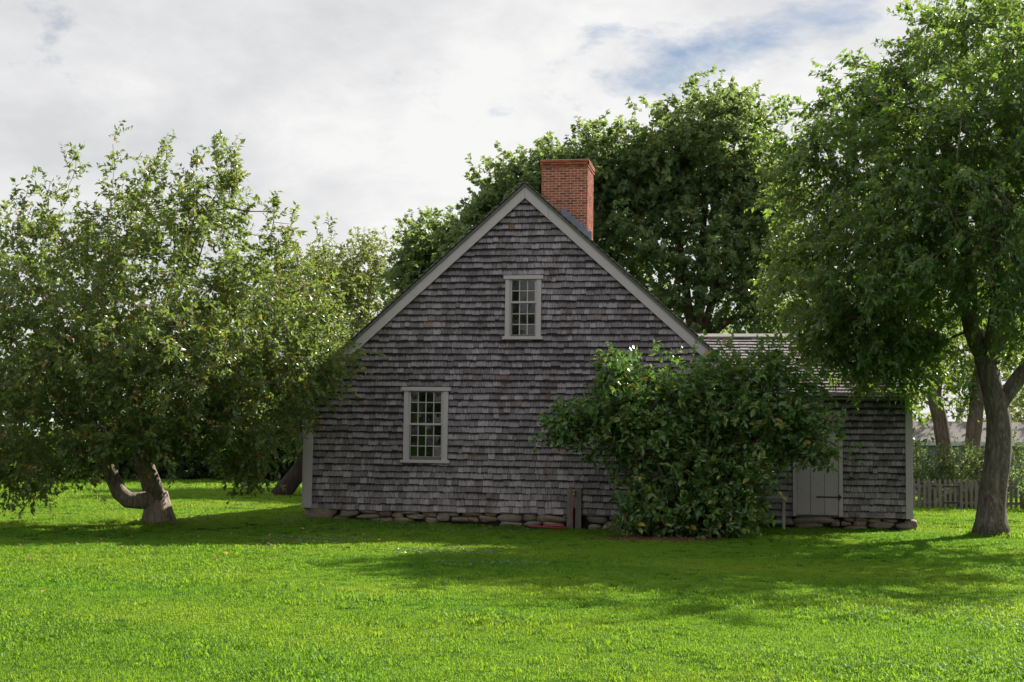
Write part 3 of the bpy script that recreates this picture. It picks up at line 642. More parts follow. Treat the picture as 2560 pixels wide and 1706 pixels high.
def lobes_sample(lobes, rng, gap=0.0, shell=2.4):
    P = []; D = []
    for (c, r, n) in lobes:
        c = np.array(c, float); r = np.array(r, float); u = unit(rng.normal(size=(n, 3))); rad = rng.uniform(0.02, 1, n)**(1/shell)
        bumps = 1+0.13*np.sin(u[:, 0]*7+c[0]*3)*np.sin(u[:, 2]*6+c[1])+0.08*np.sin(u[:, 1]*11+u[:, 2]*9)
        P.append(c+u*r*(rad*bumps)[:, None]); D.append(unit(u/r))
    P = np.concatenate(P); D = np.concatenate(D)
    if gap > 0:
        f = np.sin(P[:, 0]*2.1+1.3*np.sin(P[:, 2]*1.3))*np.sin(P[:, 2]*2.4+np.sin(P[:, 1]*1.7))*np.sin(P[:, 1]*1.9+0.8)
        keep = f > -gap + rng.uniform(-0.05, 0.3, len(P))*0.3 - 0.0
        keep = (f < (1-gap)) & (rng.random(len(P)) > 0.0); P, D = P[keep], D[keep]
    return P, D
def grow(polys, attr, rng, step=0.45, tip=0.006, power=2.3, wob=0.08):
    pos = []; par = []; rmin = []
    for pts, r0, r1 in polys:
        pts = [np.array(q, float) for q in pts]; m = len(pts)
        fine = []
        for i in range(m-1):
            k = max(1, int(np.linalg.norm(pts[i+1]-pts[i])/0.22))
            for j in range(k): fine.append(pts[i]+(pts[i+1]-pts[i])*j/k)
        fine.append(pts[-1]); fine = np.array(fine)
        for _ in range(1): fine[1:-1] = (fine[:-2]+2*fine[1:-1]+fine[2:])/4
        prev = -1
        if pos: prev = int(np.argmin(np.linalg.norm(np.array(pos)-fine[0], axis=1)))
        for i, q in enumerate(fine):
            pos.append(q); par.append(prev); prev = len(pos)-1; rmin.append(r0+(r1-r0)*i/max(1, len(fine)-1))
    nfix = len(pos); cap = nfix + sum(1+int(8) for _ in attr)*3
    A = np.zeros((cap, 3)); A[:nfix] = pos; n = nfix
    d0 = np.array([np.min(np.linalg.norm(A[:nfix]-a, axis=1)) for a in attr]); order = np.argsort(d0)
    tips = np.zeros(len(attr), int)
    for ai in order:
        a = attr[ai]; v = A[:n]-a; d = np.linalg.norm(v, axis=1) + 0.25*np.maximum(0, v[:, 2]) + (np.arange(n) < 3)*5
        j = int(np.argmin(d)); p0 = A[j]; dist = np.linalg.norm(a-p0); k = max(1, min(8, int(dist/step)))
        tan = unit(A[j]-A[par[j]]) if par[j] >= 0 else np.array([0, 0, 1.])
        ctrl = p0+tan*dist*0.35+np.array([0, 0, 0.08*dist])
        prev = j
        for q in range(1, k+1):
            t = q/k; pnt = (1-t)**2*p0+2*t*(1-t)*ctrl+t*t*a
            if q < k: pnt = pnt+rng.normal(size=3)*wob*min(0.5, dist)
            A[n] = pnt; par.append(prev); rmin.append(0); prev = n; n += 1
        tips[ai] = prev
    A = A[:n]; par = np.array(par); s = np.zeros(n); nch = np.zeros(n, int)
    for i in range(n): 
        if par[i] >= 0: nch[par[i]] += 1
    s[nch == 0] = tip**power; r = np.zeros(n)
    for i in range(n-1, -1, -1):
        r[i] = s[i]**(1/power)
        if i < nfix: r[i] = max(rmin[i], min(r[i], rmin[i]*1.15+0.01))
        if par[i] >= 0: s[par[i]] += max(s[i], 0)
    return A, par, r, nfix, tips
def skeleton_mesh(name, A, par, r, nfix, wob_thick=0.08, flare=0.0, base_z=0.0):
    n = len(A); ch = [[] for _ in range(n)]
    for i in range(n):
        if par[i] >= 0: ch[par[i]].append(i)
    acc = Acc(); starts = [i for i in range(n) if par[i] < 0]; stack = [(i, None) for i in starts]
    while stack:
        i, p = stack.pop(); chain = ([p] if p is not None else [])+[i]
        while ch[chain[-1]]:
            c = sorted(ch[chain[-1]], key=lambda q: -r[q]); 
            for o in c[1:]: stack.append((o, chain[-1]))
            chain.append(c[0])
        if len(chain) < 2: continue
        rr = r[chain].copy()
        if p is not None: rr[0] = min(rr[0], rr[1]*1.25)
        m = rr.max(); sides = 14 if m > 0.12 else (8 if m > 0.05 else (5 if m > 0.02 else 3))
        if p is None and flare: 
            h = A[chain][:, 2]-base_z; rr = rr*(1+flare*np.exp(-np.maximum(h, 0)/0.22))
        V, Fq = tube(A[chain], rr, sides, True, wob_thick if m > 0.05 else 0)
        acc.add(V, Fq)
    return acc.mesh(name)
def twigs_leaves(P, D, rng, twigs, per, tl, L, W, up=0.3, droop=0.25, spread=0.8, flat=0.5, jitter=0.12):
    """leafy twigs round every branch tip; returns twig segments and leaf arrays"""
    n = len(P); T = np.repeat(P, twigs, 0)+rng.normal(size=(n*twigs, 3))*jitter; O = np.repeat(D, twigs, 0)
    d = unit(O*0.7+np.array([0, 0, up])+rng.normal(size=(n*twigs, 3))*spread); ln = rng.uniform(0.5, 1.2, n*twigs)*tl
    seg0, seg1 = T-d*ln[:, None]*0.25, T+d*ln[:, None]*0.75-np.array([0, 0, 1])*(droop*ln*0.5)[:, None]
    m = len(T)*per; s = np.repeat(np.arange(len(T)), per); t = (np.tile(np.arange(per), len(T))+rng.uniform(0, 0.8, m))/per
    pos = seg0[s]+(seg1-seg0)[s]*t[:, None]; dd = d[s]
    perp = unit(np.cross(dd, unit(rng.normal(size=(m, 3))))); ang = rng.uniform(0.5, 1.2, m)
    ax = unit(dd*np.cos(ang)[:, None]+perp*np.sin(ang)[:, None]-np.array([0, 0, 1])*(droop*rng.uniform(0.3, 1.6, m))[:, None])
    nr = unit(np.array([0, 0, 1.0])*flat+rng.normal(size=(m, 3))*0.55+dd*0.2)
    sz = rng.uniform(0.5, 1.25, m)*np.repeat(rng.uniform(0.8, 1.15, n), twigs*per)
    return (seg0, seg1), (pos, ax, nr, L*sz, W*sz*rng.uniform(0.85, 1.15, m))
def seg_mesh(name, a, b, r):
    d = unit(b-a); u = unit(np.cross(d, np.array([0.31, 0.5, 0.8]))); v = np.cross(d, u); n = len(a)
    ring = [(math.cos(k*2.0944), math.sin(k*2.0944)) for k in range(3)]
    V = np.stack([a+(u*c+v*s)*r for c, s in ring]+[b+(u*c+v*s)*r*0.4 for c, s in ring], 1)
    f = np.array([[0, 1, 4, 3], [1, 2, 5, 4], [2, 0, 3, 5]]); Fa = (f[None]+(np.arange(n)*6)[:, None, None]).reshape(-1, 4)
    return V.reshape(-1, 3), Fa
def make_tree(name, label, cat, base, polys, lobes, leafmat, barkmat, seed, twigs=4, per=9, tl=0.4, L=0.09, W=0.045, up=0.3, droop=0.25, spread=0.8,
              flat=0.5, gap=0.0, shell=2.4, step=0.45, extra=None, group=None, flare=0.15, hi=False, tip=0.006, zmin=None, twig_r=0.004, jitter=0.12, singles=0, single_key=None, cut=None):
    rng = np.random.default_rng(seed); P, D = lobes_sample(lobes, rng, gap, shell)
    if extra is not None: P = np.concatenate([P, extra[0]]); D = np.concatenate([D, extra[1]])
    if zmin is not None: k = P[:, 2] > zmin(P) if callable(zmin) else P[:, 2] > zmin; P, D = P[k], D[k]
    if cut is not None: k = cut(P); P, D = P[k], D[k]
    A, par, r, nfix, tips = grow(polys, P, rng, step, tip)
    root = empty(name, base, 0, label, cat, group); off = np.array(base)
    sk = skeleton_mesh('trunk', A-off, par, r, nfix, 0.07, flare, 0.0)
    link('trunk', sk, barkmat, root)
    (s0, s1), (pos, ax, nr, Ls, Ws) = twigs_leaves(P, D, rng, twigs, per, tl, L, W, up, droop, spread, flat, jitter)
    V, Fa = seg_mesh('twig', s0-off, s1-off, twig_r); o = link('twigs', np_mesh('twigs', V, Fa.ravel(), np.full(len(Fa), 4), True), barkmat, root); o['kind'] = 'stuff'
    keep = np.ones(len(pos), bool)
    keep &= pos[:, 2] > gz(pos[:, 0], pos[:, 1])+0.05
    if singles:
        sc = single_key(pos, ax, nr)*Ls; ids = np.argsort(-np.where(keep, sc, -1))[:singles]; keep[ids] = False
        base_leaf = leaf_mesh('leaf', np.zeros((1, 3)), np.array([[0, 1., 0]]), np.array([[0, 0, 1.]]), np.array([1.0]), np.array([W/L]), hi=hi)
        for i in ids:
            y = Vector(ax[i]); zq = Vector(nr[i]); xq = y.cross(zq).normalized(); zq = xq.cross(y)
            o = link('leaf', base_leaf, leafmat, root); q = Vector(pos[i]-off)
            o.matrix_local = Matrix(((xq.x, y.x, zq.x, q.x), (xq.y, y.y, zq.y, q.y), (xq.z, y.z, zq.z, q.z), (0, 0, 0, 1))) @ Matrix.Scale(float(Ls[i]), 4)
    o = link('crown', leaf_mesh('crown', pos[keep]-off, ax[keep], nr[keep], Ls[keep], Ws[keep], hi=hi), leafmat, root); o['kind'] = 'stuff'
    return root

# --- old apple tree on the left
ab = (-6.38, 26.0, gzf(-6.38, 26.0)-0.05)
def dz(pts, z0): return [(x, y, z+z0) for x, y, z in pts]
apple_polys = [
    (dz([(-6.36, 26, -0.02), (-6.38, 26, 0.30), (-6.44, 26.02, 0.58)], ab[2]), 0.25, 0.215),
    (dz([(-6.46, 26.06, 0.50), (-6.62, 26.2, 0.85), (-6.80, 26.35, 1.3), (-6.8, 26.3, 2.2), (-6.5, 26.3, 3.2)], ab[2]), 0.175, 0.11),
    (dz([(-6.44, 25.92, 0.52), (-6.66, 25.78, 0.46), (-6.90, 25.72, 0.45), (-7.02, 25.7, 0.58), (-7.12, 25.7, 0.84), (-7.28, 25.7, 1.15), (-7.6, 25.6, 1.8), (-8.3, 25.4, 2.6)], ab[2]), 0.155, 0.10),
    (dz([(-6.36, 25.93, 0.48), (-6.36, 25.78, 0.74), (-6.46, 25.70, 0.98), (-6.62, 25.66, 1.18), (-6.2, 25.4, 1.7), (-5.2, 25.2, 2.2), (-4.4, 25.2, 2.6)], ab[2]), 0.125, 0.06),
    (dz([(-6.74, 26.08, 1.0), (-6.2, 26.5, 1.8), (-5.3, 26.8, 2.6), (-4.6, 27, 3.6)], ab[2]), 0.12, 0.05),
    (dz([(-6.80, 26.2, 2.0), (-7.3, 26.6, 2.9), (-8.0, 26.9, 4.2)], ab[2]), 0.10, 0.05),
    (dz([(-6.5, 26.3, 3.0), (-6.2, 26.2, 4.4), (-5.7, 26.1, 5.8)], ab[2]), 0.07, 0.025)]
apple_lobes = [((-6.3, 26, 4.3), (2.1, 2.3, 1.8), 270), ((-8.3, 25.8, 3.9), (1.9, 2.2, 1.7), 230), ((-4.65, 26, 3.5), (1.7, 2.1, 1.75), 310), ((-9.8, 26, 3.6), (1.8, 2.0, 1.8), 120),
               ((-8.6, 25.4, 1.9), (1.8, 1.8, 1.15), 190), ((-4.85, 25.6, 2.05), (1.2, 1.7, 1.1), 140), ((-6.6, 24.6, 2.6), (2.1, 1.2, 1.1), 150), ((-6.5, 27.6, 2.8), (2.3, 1.3, 1.5), 40),
               ((-5.75, 26, 5.7), (0.9, 1.1, 0.85), 48), ((-7.4, 26, 5.5), (0.9, 1.1, 0.7), 36), ((-8.6, 26, 5.2), (0.8, 1.0, 0.6), 30), ((-8.7, 25.3, 0.85), (0.85, 0.8, 0.5), 42), ((-4.8, 25.4, 1.15), (0.6, 0.8, 0.4), 22), ((-3.55, 25.8, 3.2), (0.75, 1.0, 0.85), 75), ((-6.9, 24.5, 1.75), (1.7, 0.9, 0.6), 90), ((-5.5, 24.9, 1.7), (1.0, 0.9, 0.6), 46), ((-8.0, 23.7, 3.1), (1.6, 1.1, 1.2), 90), ((-5.8, 23.8, 3.0), (1.4, 1.1, 1.1), 80)]
ex = []; rg = np.random.default_rng(5)
for x, z in ((-9.41, 5.96), (-8.79, 6.16), (-8.54, 6.38), (-8.16, 6.99), (-7.42, 7.15), (-6.71, 6.9), (-6.27, 6.98), (-5.61, 7.32), (-5.08, 6.92), (-4.39, 6.11), (-4.13, 5.74), (-3.45, 5.45), (-7.0, 6.7), (-5.9, 6.9), (-5.3, 7.0)):
    y = 26+rg.uniform(-0.6, 0.6); lean = rg.uniform(-0.25, 0.25)
    for k in range(6): ex.append((x-lean*k*0.2+rg.uniform(-0.03, 0.03), y, z-0.12-k*0.2))
ex = np.array(ex); exd = np.tile(np.array([[0.0, 0, 1.0]]), (len(ex), 1))
def apple_zmin(P):
    mid = np.exp(-((P[:, 0]+6.75)/0.85)**2)
    return 0.55+0.75*mid
def camkey(pos, ax, nr): return np.abs(nr[:, 1])*(pos[:, 1] < 25.2)*(0.3+rg.random(len(pos)))
def light_gap(P):                     # the opening in the crown that lets the sun onto the low limb
    o = np.array([-6.85, 25.75, 0.6]); d = np.array(S); v = P-o; t = v@d; return (np.linalg.norm(v-t[:, None]*d, axis=1) > 0.62) | (t < 0.3)
make_tree('apple_tree', 'old low apple tree with crooked trunk and yellowing leaves left of the house', 'tree', ab, apple_polys, apple_lobes, M['leaf_apple'], M['bark_apple'], 101,
          twigs=3, per=14, tl=0.50, L=0.115, W=0.058, up=0.30, droop=0.28, extra=(ex, exd), zmin=apple_zmin, gap=0.08, jitter=0.09, flare=0.38, tip=0.0055, singles=200, single_key=camkey, cut=light_gap)

# --- big pear tree on the right
rb = (8.88, 26.3, gzf(8.88, 26.3)-0.06)
pear_polys = [
    (dz([(8.84, 26.3, 0), (8.87, 26.3, 0.6), (8.96, 26.3, 1.25), (9.03, 26.3, 1.9), (8.97, 26.3, 2.5), (8.82, 26.3, 3.0), (8.72, 26.3, 3.45)], 0), 0.265, 0.175),
    (dz([(8.74, 26.3, 3.38), (8.50, 26.25, 3.79), (8.40, 26.2, 4.16), (8.50, 26.2, 4.76), (8.33, 26.2, 5.81), (8.0, 26.1, 7.2), (7.6, 26, 8.2)], 0), 0.17, 0.05),
    (dz([(8.86, 26.3, 3.28), (9.09, 26.3, 3.87), (9.28, 26.3, 4.55), (9.44, 26.3, 5.52), (9.24, 26.3, 7.03), (9.2, 26.3, 8.6)], 0), 0.18, 0.05),
    (dz([(9.0, 26.3, 2.40), (9.49, 26.4, 3.06), (10.09, 26.5, 3.74), (10.55, 26.6, 4.79), (11.4, 26.6, 6.2)], 0), 0.15, 0.05),
    (dz([(8.40, 26.2, 4.20), (8.24, 26.1, 4.59), (7.62, 25.9, 5.0), (6.83, 25.7, 5.19), (5.94, 25.6, 5.48)], 0), 0.13, 0.04),
    (dz([(7.62, 25.9, 5.0), (7.1, 25.6, 4.82), (6.46, 25.4, 4.43), (5.71, 25.3, 4.05)], 0), 0.08, 0.03),
    (dz([(8.85, 26.3, 3.4), (8.6, 25.2, 4.2), (8.2, 24, 5.0), (7.9, 22.8, 5.6)], 0), 0.12, 0.04),
    (dz([(9.2, 26.3, 4.4), (9.2, 27.5, 5.2), (9.0, 28.8, 6.0)], 0), 0.11, 0.04)]
pear_lobes = [((8.8, 26.2, 7.8), (2.6, 2.8, 2.1), 380), ((6.7, 26, 6.4), (1.9, 2.5, 1.95), 290), ((6.2, 25.8, 4.7), (1.6, 2.2, 1.3), 190), ((8.3, 23.8, 6.0), (2.6, 2.0, 2.2), 330), ((10.8, 26.2, 6.4), (2.5, 2.8, 2.4), 220),
              ((8.6, 28.2, 6.0), (2.6, 1.8, 2.0), 150), ((6.6, 26.6, 3.7), (1.3, 1.2, 0.75), 70), ((9.4, 24.4, 4.3), (1.8, 1.4, 0.9), 70), ((7.2, 26.6, 3.1), (0.8, 0.9, 0.5), 28), ((9.0, 26.4, 9.6), (1.8, 1.9, 0.95), 110), ((7.0, 26, 8.0), (0.9, 1.2, 0.6), 36), ((5.5, 25.8, 7.0), (0.7, 0.9, 0.5), 24), ((7.6, 27.3, 3.0), (0.6, 0.6, 0.45), 16), ((10.6, 23.6, 8.3), (2.4, 2.0, 2.3), 210), ((7.6, 26.3, 6.2), (2.6, 2.4, 2.0), 150), ((6.3, 26.2, 3.7), (1.3, 1.0, 0.6), 60), ((7.4, 26.4, 3.4), (0.8, 0.9, 0.55), 36)]
ex = []
for x, z in ((4.62, 7.45), (4.85, 8.0), (5.75, 8.4), (6.25, 8.75), (7.0, 9.1), (7.8, 9.6), (8.5, 10.1), (4.75, 6.3), (4.8, 5.3)):
    for k in range(5): ex.append((x+k*0.16, 26+rg.uniform(-0.3, 0.3), z-k*0.05))
ex = np.array(ex); exd = np.tile(np.array([[-0.9, 0, 0.3]]), (len(ex), 1))
make_tree('pear_tree', 'tall dense green tree with forked lichen-spotted trunk at the right edge', 'tree', rb, pear_polys, pear_lobes, M['leaf_pear'], M['bark_grey'], 202,
          twigs=4, per=13, tl=0.55, L=0.125, W=0.062, up=0.10, droop=0.55, spread=0.65, extra=(ex, exd), gap=0.12, jitter=0.09, flare=0.42, tip=0.0055)

# --- big maples behind the house
def maple(label, x, y, tops, seed, trunk_r=0.3, h0=3.0, L=0.19, twigs=4, per=14, leaf='leaf_maple', name='maple_tree', group='tall trees behind the house', tl=0.6, step=0.8):
    zc = max(c[2] for c, r_, n in tops); polys = [([(x, y, -0.05), (x+0.05, y, h0*0.6), (x-0.05, y, h0), (x+0.1, y+0.1, h0+2)], trunk_r, trunk_r*0.7)]
    for k, (c, r_, n) in enumerate(tops):
        polys.append(([(x, y, h0+0.3*k*0.5), ((x*1.2+c[0]*0.8)/2, (y+c[1])/2, (h0+c[2])/2+0.3), (c[0], c[1], c[2]-0.3)], trunk_r*0.5, trunk_r*0.2))
    make_tree(name, label, 'tree', (x, y, gzf(x, y)-0.05), polys, tops, M[leaf], M['bark_far'], seed, twigs=twigs, per=per, tl=tl, L=L, W=L*0.75, up=0.25, droop=0.3, flat=0.7, gap=0.05, shell=2.4, step=step, group=group, tip=0.012, twig_r=0.008, jitter=0.22)
maple('tallest round-topped tree behind the house, between chimney and right-hand tree', 6.2, 48, [((6.7, 48, 12.0), (2.1, 2.3, 2.0), 240), ((5.1, 47.8, 11.0), (1.3, 2.0, 1.8), 120), ((8.3, 48, 10.2), (1.5, 2.0, 1.8), 140), ((6.6, 47.4, 8.2), (3.0, 2.4, 1.9), 210), ((8.7, 48, 6.8), (2.1, 2.2, 1.8), 120), ((4.6, 48, 5.6), (2.0, 2.2, 1.6), 80), ((7.0, 48.5, 3.6), (3.6, 2.4, 1.5), 90)], 301, 0.34, 4.2)
maple('tree behind the chimney, second highest of the row', 2.8, 48.5, [((2.9, 48.5, 10.9), (1.6, 2.0, 1.7), 150), ((4.0, 48.3, 10.9), (1.1, 1.8, 1.7), 80), ((3.6, 48, 8.4), (1.7, 2.1, 1.8), 110), ((1.7, 48.5, 8.4), (1.6, 2.1, 1.8), 100), ((2.8, 48.5, 5.8), (2.4, 2.2, 1.6), 70)], 302, 0.3, 4.2)
maple('rounded tree rising just left of the chimney', -0.3, 48, [((0.1, 48, 9.8), (1.4, 1.9, 1.5), 150), ((1.2, 48.2, 10.3), (1.1, 1.8, 1.5), 80), ((-1.1, 48, 8.5), (1.35, 1.8, 1.45), 130), ((-0.6, 48, 7.0), (1.9, 1.9, 1.5), 90)], 303, 0.26, 3.6)
maple('lowest dark tree of the row, above the left roof slope', -2.9, 50, [((-2.85, 50, 8.25), (1.2, 1.8, 1.25), 130), ((-3.1, 50, 6.7), (1.5, 1.9, 1.5), 130), ((-2.0, 50, 6.2), (1.6, 2, 1.6), 70)], 304, 0.24, 3.2)
maple('pale green feathery tree with visible forked limbs beside the left roof slope', -6.4, 60, [((-6.4, 60, 8.7), (1.7, 2.0, 1.7), 110), ((-7.6, 60, 7.6), (1.5, 2.0, 1.7), 90), ((-5.4, 60, 6.8), (1.6, 2.0, 1.7), 90), ((-6.8, 60, 5.0), (2.0, 2, 1.2), 50)], 305, 0.22, 3.0, 0.13, 5, 14, 'leaf_far', 'feathery_tree', 'pale trees beyond the apple tree', 0.5)
maple('pale green broad tree showing just above the right of the apple tree', -9.3, 62, [((-9.3, 62, 8.4), (2.0, 2.0, 1.9), 120), ((-10.6, 62, 7.0), (1.8, 2.0, 1.8), 90), ((-8.3, 62, 6.2), (1.8, 2.0, 1.7), 80)], 306, 0.24, 3.0, 0.13, 5, 14, 'leaf_far', 'feathery_tree', 'pale trees beyond the apple tree', 0.5)

# --- pair of bare trunks beyond the picket fence
def fence_tree(label, pts, lobes, seed, r0, r1):
    make_tree('yard_tree', label, 'tree', (pts[0][0], pts[0][1], gzf(*pts[0][:2])-0.05), [(pts, r0, r1)], lobes, M['leaf_pear'], M['bark_far'], seed, twigs=5, per=9, tl=0.5, L=0.14, W=0.09, droop=0.5, step=0.7, group='trees beyond the picket fence', tip=0.01, jitter=0.2, gap=0.12)
fence_tree('bent brown trunk behind the fence, nearer the wing', [(13.25, 43, -0.05), (13.19, 43, 0.94), (12.98, 43, 2.4), (12.78, 43, 3.2), (12.9, 43, 4.0), (12.6, 43, 5.5)], [((12.6, 43, 6.0), (2.2, 2.0, 1.7), 90), ((11.6, 43.5, 4.6), (1.2, 1.5, 0.8), 30), ((13.6, 42.6, 3.7), (0.5, 0.5, 0.9), 22)], 401, 0.27, 0.16)
fence_tree('straight brown trunk behind the fence, nearer the right-hand tree', [(13.62, 42.5, -0.05), (13.67, 42.5, 0.95), (13.86, 42.5, 2.5), (14.0, 42.5, 3.8), (14.3, 42.5, 5.5)], [((14.6, 42.5, 6.2), (2.3, 2.0, 1.8), 90), ((15.6, 42.5, 4.6), (1.4, 1.4, 1.0), 36)], 402, 0.27, 0.17)
# leaning tree past the left corner of the house
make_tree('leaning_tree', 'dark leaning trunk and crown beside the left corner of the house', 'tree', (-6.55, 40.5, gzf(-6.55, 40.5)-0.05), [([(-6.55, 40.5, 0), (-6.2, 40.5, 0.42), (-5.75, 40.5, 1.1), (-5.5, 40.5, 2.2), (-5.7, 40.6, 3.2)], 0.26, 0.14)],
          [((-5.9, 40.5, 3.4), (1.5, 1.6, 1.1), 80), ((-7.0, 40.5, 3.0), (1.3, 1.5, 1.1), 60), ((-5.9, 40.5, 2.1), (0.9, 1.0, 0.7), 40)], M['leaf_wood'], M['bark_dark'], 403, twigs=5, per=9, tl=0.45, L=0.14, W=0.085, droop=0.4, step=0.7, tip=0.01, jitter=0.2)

# ------------------------------------------------------------------ shrub in front of the house
bb = (3.1, 25.35, gzf(3.1, 25.35)-0.04)
rgb_ = np.random.default_rng(77); bush_polys = []
for k in range(15):
    a = rgb_.uniform(0, 6.28); x0, y0 = 2.9+0.75*math.cos(a)*rgb_.uniform(0.3, 1), 25.4+0.4*math.sin(a); x1 = 3.2+rgb_.uniform(-1.9, 2.0); z1 = rgb_.uniform(1.5, 2.5)
    bush_polys.append(([(x0, y0, -0.03), (x0+(x1-x0)*0.25, y0+rgb_.uniform(-0.1, 0.1), z1*0.45), (x1, y0+rgb_.uniform(-0.25, 0.15), z1)], 0.026, 0.014))
bush_polys = [bush_polys[0]] + [(p, a, b) for p, a, b in bush_polys[1:]]
bush_lobes = [((2.15, 25.3, 2.05), (0.98, 0.8, 0.78), 150), ((3.2, 25.4, 2.35), (1.25, 0.85, 0.85), 200), ((4.4, 25.4, 2.35), (1.05, 0.85, 0.85), 160), ((5.0, 25.3, 1.95), (0.75, 0.7, 0.6), 70), ((1.3, 25.2, 2.0), (0.55, 0.5, 0.38), 34),
              ((3.0, 25.1, 1.2), (1.25, 0.75, 0.8), 150), ((3.95, 25.2, 1.15), (0.65, 0.7, 0.75), 80), ((2.6, 24.95, 0.42), (0.85, 0.5, 0.45), 90), ((3.55, 24.95, 0.42), (0.75, 0.5, 0.45), 110), ((4.05, 25.05, 0.40), (0.42, 0.45, 0.40), 40), ((1.85, 25.2, 2.85), (0.3, 0.35, 0.4), 22), ((4.6, 25.4, 3.0), (0.5, 0.5, 0.35), 24), ((5.45, 25.2, 1.6), (0.5, 0.4, 0.22), 20), ((0.85, 25.15, 1.85), (0.38, 0.3, 0.16), 14)]
ex = np.array([(1.62, 25.2, 3.12), (1.6, 25.2, 2.95), (2.2, 25.3, 2.95), (2.3, 25.3, 3.0), (2.85, 25.3, 3.2), (2.8, 25.3, 3.05), (3.3, 25.4, 3.3), (3.9, 25.4, 3.35), (3.9, 25.4, 3.2), (4.5, 25.4, 3.4), (4.75, 25.4, 3.3), (0.62, 25.15, 1.9), (5.75, 25.2, 2.1), (5.6, 25.2, 2.2), (5.8, 25.2, 2.0)])
exd = np.tile(np.array([[0.0, -0.2, 0.9]]), (len(ex), 1))
def bushkey(pos, ax, nr): return (np.abs(nr[:, 1])+0.2)*(pos[:, 1] < 24.95)*(1+(pos[:, 2] < 1.0))
make_tree('large_shrub', 'large many-stemmed broadleaf shrub with yellow leaves in front of the gable wall', 'shrub', bb, bush_polys, bush_lobes, M['leaf_bush'], M['bark_far'], 501,
          twigs=3, per=9, tl=0.34, L=0.125, W=0.072, up=0.45, droop=0.25, spread=0.7, flat=0.55, gap=0.08, flare=0.0, step=0.35, extra=(ex, exd), hi=True, tip=0.005, jitter=0.10, singles=250, single_key=bushkey)

# ------------------------------------------------------------------ shrubs, fence, gate, neighbour building on the right
def shrub(label, x, y, lobes, seed, leaf='leaf_hedge', L=0.09, group='shrubs beyond the picket fence', n=1):
    rr = np.random.default_rng(seed); polys = [([(x+rr.uniform(-.3, .3), y+rr.uniform(-.2, .2), -0.03), (x+rr.uniform(-.5, .5), y+rr.uniform(-.2, .2), 0.8)], 0.03, 0.015) for k in range(6)]
    make_tree('garden_shrub', label, 'shrub', (x, y, gzf(x, y)-0.03), polys, lobes, M[leaf], M['bark_far'], seed, twigs=4, per=8, tl=0.3, L=L, W=L*0.55, up=0.8, droop=0.1, spread=0.6, flat=0.3, flare=0, step=0.5, group=group, tip=0.006, jitter=0.12)
shrub('grey-green shrub over the fence next to the wing corner', 11.9, 41, [((11.9, 41, 0.92), (1.1, 0.6, 0.62), 120)], 601)
shrub('bright leafy shrub behind the middle of the fence', 13.15, 40.8, [((13.1, 40.8, 1.0), (0.85, 0.6, 0.75), 120)], 602)
shrub('taller shrub behind the fence, half hidden by the forked trunk', 14.3, 41, [((14.3, 41, 1.1), (0.75, 0.6, 0.85), 100)], 603)
shrub('tall green hedge shrub at the right edge beyond the forked trunk', 14.6, 38.2, [((14.7, 38.2, 0.8), (1.0, 0.8, 0.85), 120), ((15.6, 38.4, 0.9), (1.0, 0.8, 0.9), 60)], 604, 'leaf_pear', 0.10)
shrub('low yellow-green plants showing between the fence pickets', 12.6, 39.6, [((11.9, 39.6, 0.28), (0.9, 0.25, 0.22), 40), ((13.3, 39.6, 0.28), (0.8, 0.25, 0.22), 36)], 605, 'leaf_hedge', 0.08)

fz = gzf(12, 39)
pk = MB(); w2 = 0.036
prof = [(-w2, 0.03), (w2, 0.03), (w2, 0.68), (w2*0.75, 0.72), (w2*0.95, 0.745), (w2*0.6, 0.785), (0, 0.80), (-w2*0.6, 0.785), (-w2*0.95, 0.745), (-w2*0.75, 0.72), (-w2, 0.68)]
pk.poly_prism([(x, -0.011, z) for x, z in prof], [(x, 0.011, z) for x, z in prof]); pk_me = pk.mesh('picket')
def pickets(root, x0, x1):
    n = max(2, int(round((x1-x0)/0.138)))
    for i in range(n):
        o = link('picket', pk_me, M['fence_wood'], root); o.location = (x0+(i+0.5)*(x1-x0)/n, random.uniform(-0.003, 0.003), random.uniform(-0.012, 0.012)); o.rotation_euler = (0, random.uniform(-0.015, 0.015), 0)
    for z in (0.16, 0.60):
        mb = MB(); mb.box(x0, 0.014, z-0.035, x1, 0.05, z+0.035, 0.003); mb.build('rail', M['fence_wood'], root)
def post(root, x):
    mb = MB(); mb.box(x-0.05, 0.055, 0, x+0.05, 0.155, 0.74, 0.006); mb.build('post', M['fence_wood'], root)
f1 = empty('picket_fence', (9.4, 39, fz), 0, 'weathered picket fence panel next to the wing corner', 'fence', 'picket fence panels'); pickets(f1, 0, 2.12); post(f1, 0.06); post(f1, 2.06)
gt = empty('picket_gate', (11.54, 39, fz), 0, 'picket gate with black strap hinges in the fence', 'gate'); pickets(gt, 0, 0.68)
for z in (0.16, 0.60):
    mb = MB(); mb.box(0.28, -0.022, z-0.015, 0.72, -0.0125, z+0.015); mb.build('strap_hinge', M['iron'], gt)
mb = MB(); mb.box(-0.03, -0.025, 0.585, 0.10, -0.0125, 0.625); mb.build('latch', M['iron'], gt)
mb = MB(); mb.beam((0.03, 0.033, 0.20), (0.65, 0.033, 0.56), 0.03, 0.05, (0, 1, 0)); mb.build('brace', M['fence_wood'], gt)
f2 = empty('picket_fence', (12.25, 39, fz), 0, 'weathered picket fence panel running behind the forked trunk', 'fence', 'picket fence panels'); pickets(f2, 0, 3.4); post(f2, 0.06); post(f2, 1.8); post(f2, 3.3)

